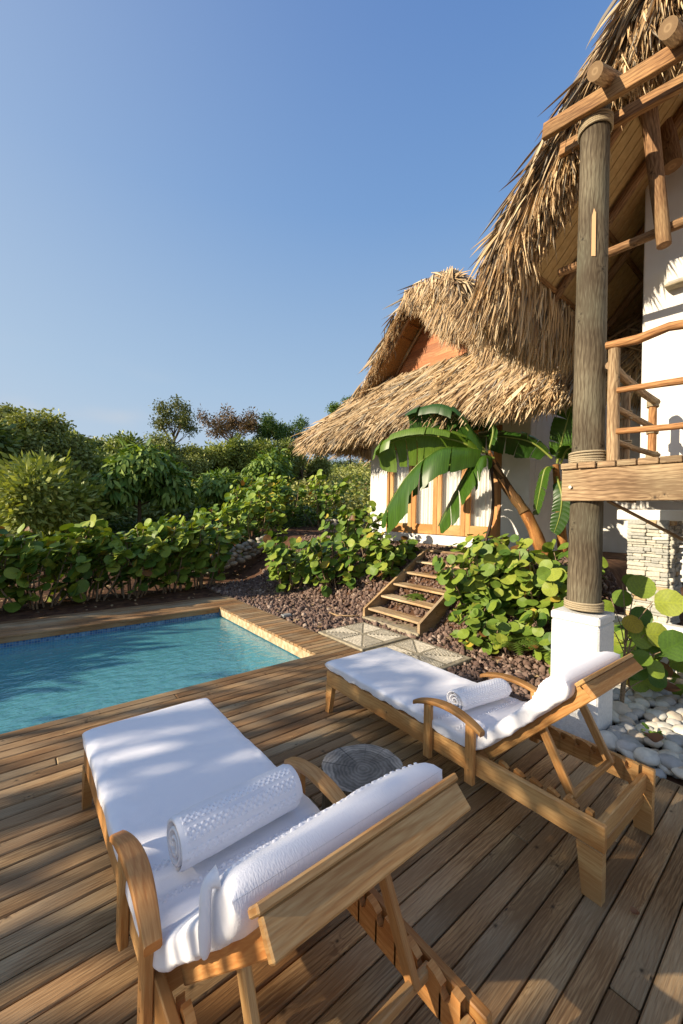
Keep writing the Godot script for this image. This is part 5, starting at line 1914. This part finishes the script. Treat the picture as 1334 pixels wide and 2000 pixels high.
func make_shade_trees() -> void:
	# palms and trees to the left of the pool, outside the picture, whose shade falls over the deck
	palm("palm at the pool's hidden end, its crown shading the loungers", Vector3(-6.9, -0.05, -3.9), 3.75, Vector3(0.25, 0, -0.25), 13, 1.9)
	palm("taller palm behind the pool's hidden end", Vector3(-8.6, -0.05, -5.7), 4.4, Vector3(0.2, 0, 0.3), 12, 2.0)
	var sprays := [spray_mesh(5, 24, 0.22, 0.2)]
	var list := [
		[Vector3(-9.0, 0, 0.2), 4.8, 1.7, 80, "shade tree left of the deck, near the camera side"],
		[Vector3(-7.0, 0, -8.2), 3.4, 1.5, 260, "shade tree behind the pool's hidden end"]]
	for q in list:
		var h: float = q[1]
		var w: float = q[2]
		var lobes := []
		for k in 5:
			var a := TAU * k / 5.0 + rng.randf()
			lobes.append([Vector3(cos(a) * w * 0.6, h * rng.randf_range(0.5, 0.8), sin(a) * w * 0.6), Vector3(w * 0.6, h * 0.17, w * 0.6)])
		tree("shade_tree", q[4], Vector3(q[0].x, ground_y(q[0].x, q[0].z), q[0].z), h, 0.12, lobes, sprays[0], q[3], Vector2(0.9, 1.4), Color(0.05, 0.10, 0.02), Color(0.14, 0.2, 0.04), "shade trees left of the pool")


func _ready() -> void:
	rng.seed = 20240
	wind.seed = 5
	wind.frequency = 0.01
	# camera
	var cam := Camera3D.new()
	cam.name = "camera"
	add_child(cam)
	cam.fov = rad_to_deg(2.0 * atan(1000.0 / 781.0))
	cam.far = 900.0
	cam.near = 0.03
	var yaw := deg_to_rad(39.4)
	var ahead := Vector3(sin(yaw), 0, -cos(yaw))
	var right := Vector3(cos(yaw), 0, sin(yaw))
	var f := ahead.rotated(right, deg_to_rad(0.2))
	var upv := right.cross(f)
	var b := Basis(right, upv, -f)
	b = Basis(f, deg_to_rad(-1.33)) * b
	cam.transform = Transform3D(b, Vector3(0, 1.65, 0))
	cam.current = true
	# sky, sun and exposure
	var el := deg_to_rad(SUN_ELEVATION)
	var az := deg_to_rad(SUN_TURN)
	var d := Vector3(cos(el) * cos(az), -sin(el), cos(el) * sin(az))
	sun_to = -d
	var env := WorldEnvironment.new()
	env.name = "world"
	var e := Environment.new()
	e.background_mode = Environment.BG_SKY
	var sky := Sky.new()
	var sm := PanoramaSkyMaterial.new()
	sm.panorama = sky_picture()
	sky.sky_material = sm
	e.sky = sky
	e.tonemap_mode = Environment.TONE_MAPPER_LINEAR
	e.tonemap_exposure = 1.6
	e.sdfgi_enabled = true
	e.ssao_enabled = true
	e.ssil_enabled = true
	env.environment = e
	add_child(env)
	var sun := DirectionalLight3D.new()
	sun.name = "sun"
	add_child(sun)
	sun.look_at_from_position(Vector3(-20, 10, 0), Vector3(-20, 10, 0) + d)
	sun.light_energy = 1.6
	sun.light_color = Color(1.0, 0.93, 0.82)
	sun.light_angular_distance = 0.5
	sun.shadow_enabled = true

	make_materials()
	var gp := wood_picture(1024, 256, 55, 16.0, Color(0.80, 0.56, 0.38), Color(0.62, 0.39, 0.24), Color(0.75, 0.54, 0.38), 0.2, 8)
	mats.gable = woods(gp, [Color(1, 1, 1), Color(0.92, 0.9, 0.88), Color(1.05, 1.0, 0.95)], Vector2(0.5, 1.0), 0.6, 0.08)
	# the gable boards run along z, so u is z there
	mats.terrace_beam = beam_woods[0]
	mats.pedestal = mottled(Color(0.84, 0.84, 0.83), Color(0.92, 0.92, 0.91), 0.05, 61, 1.0, 0.9, 0.25)
	mats.steel = plain(Color(0.6, 0.6, 0.58), 0.35)
	mats.steel.metallic = 0.9
	mats.fascia = mottled(Color(0.60, 0.51, 0.38), Color(0.82, 0.76, 0.64), 0.012, 67, 1.5, 0.8, 0.1)
	mats.tread = deck_woods[0].duplicate()
	mats.tread.albedo_color = Color(1.2, 1.2, 1.2)
	mats.stringer = deck_woods[0].duplicate()
	mats.stringer.albedo_color = Color(1.06, 1.05, 1.04)
	mats.mortar = plain(Color(0.36, 0.34, 0.31), 0.95)
	mats.bare = plain(Color(0.80, 0.64, 0.46), 0.7)
	mats.strand_a = strand_mesh(0.10)
	mats.strand_b = strand_mesh(-0.16)
	mats.rib = plain(Color(0.50, 0.54, 0.24), 0.4)
	mats.dead = plain(Color(0.22, 0.16, 0.11), 0.85)
	mats.dry_leaf = plain(Color(0.58, 0.42, 0.26), 0.8)
	mats.fern = plain(Color(0.36, 0.47, 0.16), 0.5)
	mats.fern.backlight_enabled = true
	mats.fern.backlight = Color(0.5, 0.5, 0.3)
	var ribs := banana_picture()
	for q in [["banana", Color(0.30, 0.46, 0.14)], ["banana_dark", Color(0.24, 0.40, 0.14)], ["banana_light", Color(0.44, 0.58, 0.18)]]:
		var m := plain(q[1], 0.38, 0.5)
		m.albedo_texture = ribs
		m.backlight_enabled = true
		m.backlight = Color(0.6, 0.66, 0.25)
		mats[q[0]] = m
	mats.banana_trunk = pole_woods[3].duplicate()
	mats.banana_trunk.albedo_color = Color(1.2, 0.92, 0.62)
	mats.dry_wrap = mats.banana_trunk.duplicate()
	mats.dry_wrap.albedo_color = Color(0.72, 0.60, 0.42)
	mats.banana_trunk.uv1_scale = Vector3(0.9, 3.0, 1)
	make_ground()
	make_deck()
	make_pool()
	make_cottage()
	make_house()
	make_pedestal()
	make_pillar()
	make_stairs()
	make_slabs()
	stone_wall("low wall of rounded white stones behind the gravel bed", Vector3(3.45, ground_y(3.45, -9.6), -9.55), Vector3(5.4, ground_y(5.4, -9.7), -9.75), 0.36)
	stone_wall("low rubble stone wall on the bank at the cottage corner", Vector3(7.6, ground_y(7.6, -10.0), -10.0), Vector3(9.5, ground_y(9.5, -9.6), -9.6), 0.45)
	make_pebbles()
	make_gravel()
	print("setting ", Time.get_ticks_msec())
	make_lounger("teak sun lounger nearest the camera with a rolled towel and raised back", Vector3(0.332, 0, -0.55), 0.0)
	make_lounger("teak sun lounger farther right, between the log stool and the white pedestal", Vector3(1.974, 0, -0.588), deg_to_rad(-2.18))
	var c1 := make_cushion("white terry cushion on the lounger nearest the camera", Vector3(0.332, 0, -0.55), 0.0, 4)
	make_cushion("white terry cushion on the lounger beside the white pedestal", Vector3(1.974, 0, -0.588), deg_to_rad(-2.18), 15)
	# the cover's corner hangs beside the headrest
	var s := Shape.new()
	var strip := curve([Vector3(0.02, 0.875, -0.262), Vector3(-0.004, 0.865, -0.264), Vector3(-0.012, 0.81, -0.253), Vector3(-0.012, 0.74, -0.244)], 14)
	s.tube(strip, [0.022, 0.02, 0.017, 0.015, 0.013, 0.012, 0.012, 0.012, 0.012, 0.012, 0.013, 0.013, 0.012, 0.011, 0.006], 10, true, 0.25, 4.0, wind)
	put("hanging_corner", s.mesh(), mats.towel, c1)
	make_roll("neatly rolled white towel on the cushion nearest the camera", Vector3(0.68, 0.515, -1.40), deg_to_rad(1.5), 0.47, 0.082, 1.0, 3)
	make_roll("softly rolled white towel on the cushion beside the pedestal", Vector3(2.37, 0.495, -1.43), deg_to_rad(-10.0), 0.44, 0.075, 0.8, 8)
	make_stump()
	var st := pole("driftwood_stick", [Vector3(4.10, 0.0, -5.25), Vector3(4.08, 0.0, -5.02), Vector3(4.2, 0.01, -4.85), Vector3(4.36, 0.01, -4.78)], [0.012, 0.014, 0.013, 0.008], pole_woods[1], self, 6)
	tag(st, "pale bent stick lying on gravel beside the stairs", "stick")
	var bx := Shape.new()
	bx.box(Vector3(0.16, 0.05, 0.10), 0.012)
	var sk := put("skimmer_lid", bx.mesh(), mats.concrete, self, Vector3(3.42, -0.01, -5.5))
	tag(sk, "small grey plastic lid at the gravel's edge beside the coping", "lid")
	make_plants()
	make_shade_trees()
	var brown := plain(Color(0.50, 0.34, 0.22), 0.8)
	for q in [[Vector3(4.55, 0.12, -0.93), 0.15, 0.6, "curled dry brown leaf on the pebbles below the big green leaves"], [Vector3(3.42, 0.12, -0.72), 0.12, 2.2, "dry brown leaf on the pebbles at the deck's edge"], [Vector3(2.02, 0.012, -0.50), 0.035, 1.0, "tiny pale leaf scrap on the deck by the lounger's leg"]]:
		var l := put("dry_leaf", grape_leaf(0.9, 0.35), brown, self, q[0], Basis(Vector3.UP, q[2]) * Basis.from_scale(Vector3.ONE * q[1]))
		tag(l, q[3], "leaf", "fallen dry leaves")
	var weed := thing("weed", "small green weed growing between the white pebbles", "weed", Vector3(3.62, 0.06, -0.80))
	for k in 14:
		var l := put("leaf", leaf_meshes[k % 3], leaf_mats[[1, 2][k % 2]], weed)
		var a := k * 2.4
		l.transform = Transform3D(Basis.from_euler(Vector3(rng.randf_range(-0.6, 0.3), a, 0)) * rng.randf_range(0.025, 0.045), Vector3(sin(a) * 0.03, rng.randf_range(0.02, 0.07), cos(a) * 0.03))
	print("built ", Time.get_ticks_msec())


func banana_picture() -> ImageTexture:
	var w := 128
	var h := 512
	var data := PackedByteArray()
	data.resize(w * h * 3)
	for y in h:
		for x in w:
			var line := 0.5 + 0.5 * sin((y + x * 0.5) * 0.55 + wind.get_noise_2d(x * 4.0, y * 2.0) * 3.0)
			var n := 0.85 + 0.12 * wind.get_noise_2d(x * 3.0, y * 8.0) - 0.10 * line
			var c := Color(n, n, n)
			var o := (y * w + x) * 3
			data[o] = int(clampf(c.r * 1.02, 0, 1) * 255)
			data[o + 1] = int(clampf(c.g, 0, 1) * 255)
			data[o + 2] = int(clampf(c.b * 0.95, 0, 1) * 255)
	return picture(w, h, data)


# clear afternoon sky: pale at the horizon, deeper overhead, a wide soft brightening round the sun, thin cloud low down
func sky_picture() -> ImageTexture:
	var w := 512
	var h := 256
	var stops := [[0.0, Vector3(0.50, 0.60, 0.72)], [0.09, Vector3(0.44, 0.57, 0.72)], [0.18, Vector3(0.35, 0.51, 0.71)], [0.41, Vector3(0.165, 0.325, 0.62)], [0.58, Vector3(0.095, 0.225, 0.53)], [1.0, Vector3(0.05, 0.145, 0.43)]]
	var im := Image.create(w, h, false, Image.FORMAT_RGBF)
	var f := FastNoiseLite.new()
	f.seed = 3
	f.frequency = 0.02
	f.fractal_octaves = 5
	for y in h:
		var el := (0.5 - (y + 0.5) / h) * PI
		var t := maxf(el, 0.0) / (PI / 2.0)
		var c: Vector3 = stops[0][1]
		for k in stops.size() - 1:
			if t >= stops[k][0]:
				c = stops[k][1].lerp(stops[k + 1][1], (t - stops[k][0]) / (stops[k + 1][0] - stops[k][0]))
		for x in w:
			var a := (x + 0.5) / w * TAU
			var dir := Vector3(sin(a) * cos(el), sin(el), -cos(a) * cos(el))
			var g := exp(-pow(dir.angle_to(sun_to) / 1.0, 2.0))
			var q := c.lerp(Vector3(0.76, 0.82, 0.88), 0.7 * g)
			if el > 0.0 and el < 0.4:
				var n := f.get_noise_3d(dir.x * 130.0, dir.y * 420.0, dir.z * 130.0)
				q = q.lerp(Vector3(0.62, 0.64, 0.68), clampf(n * 1.6, 0.0, 0.6) * smooth(0.33, 0.2, el))
			im.set_pixel(x, y, Color(q.x, q.y, q.z) * 0.64)
	return ImageTexture.create_from_image(im)
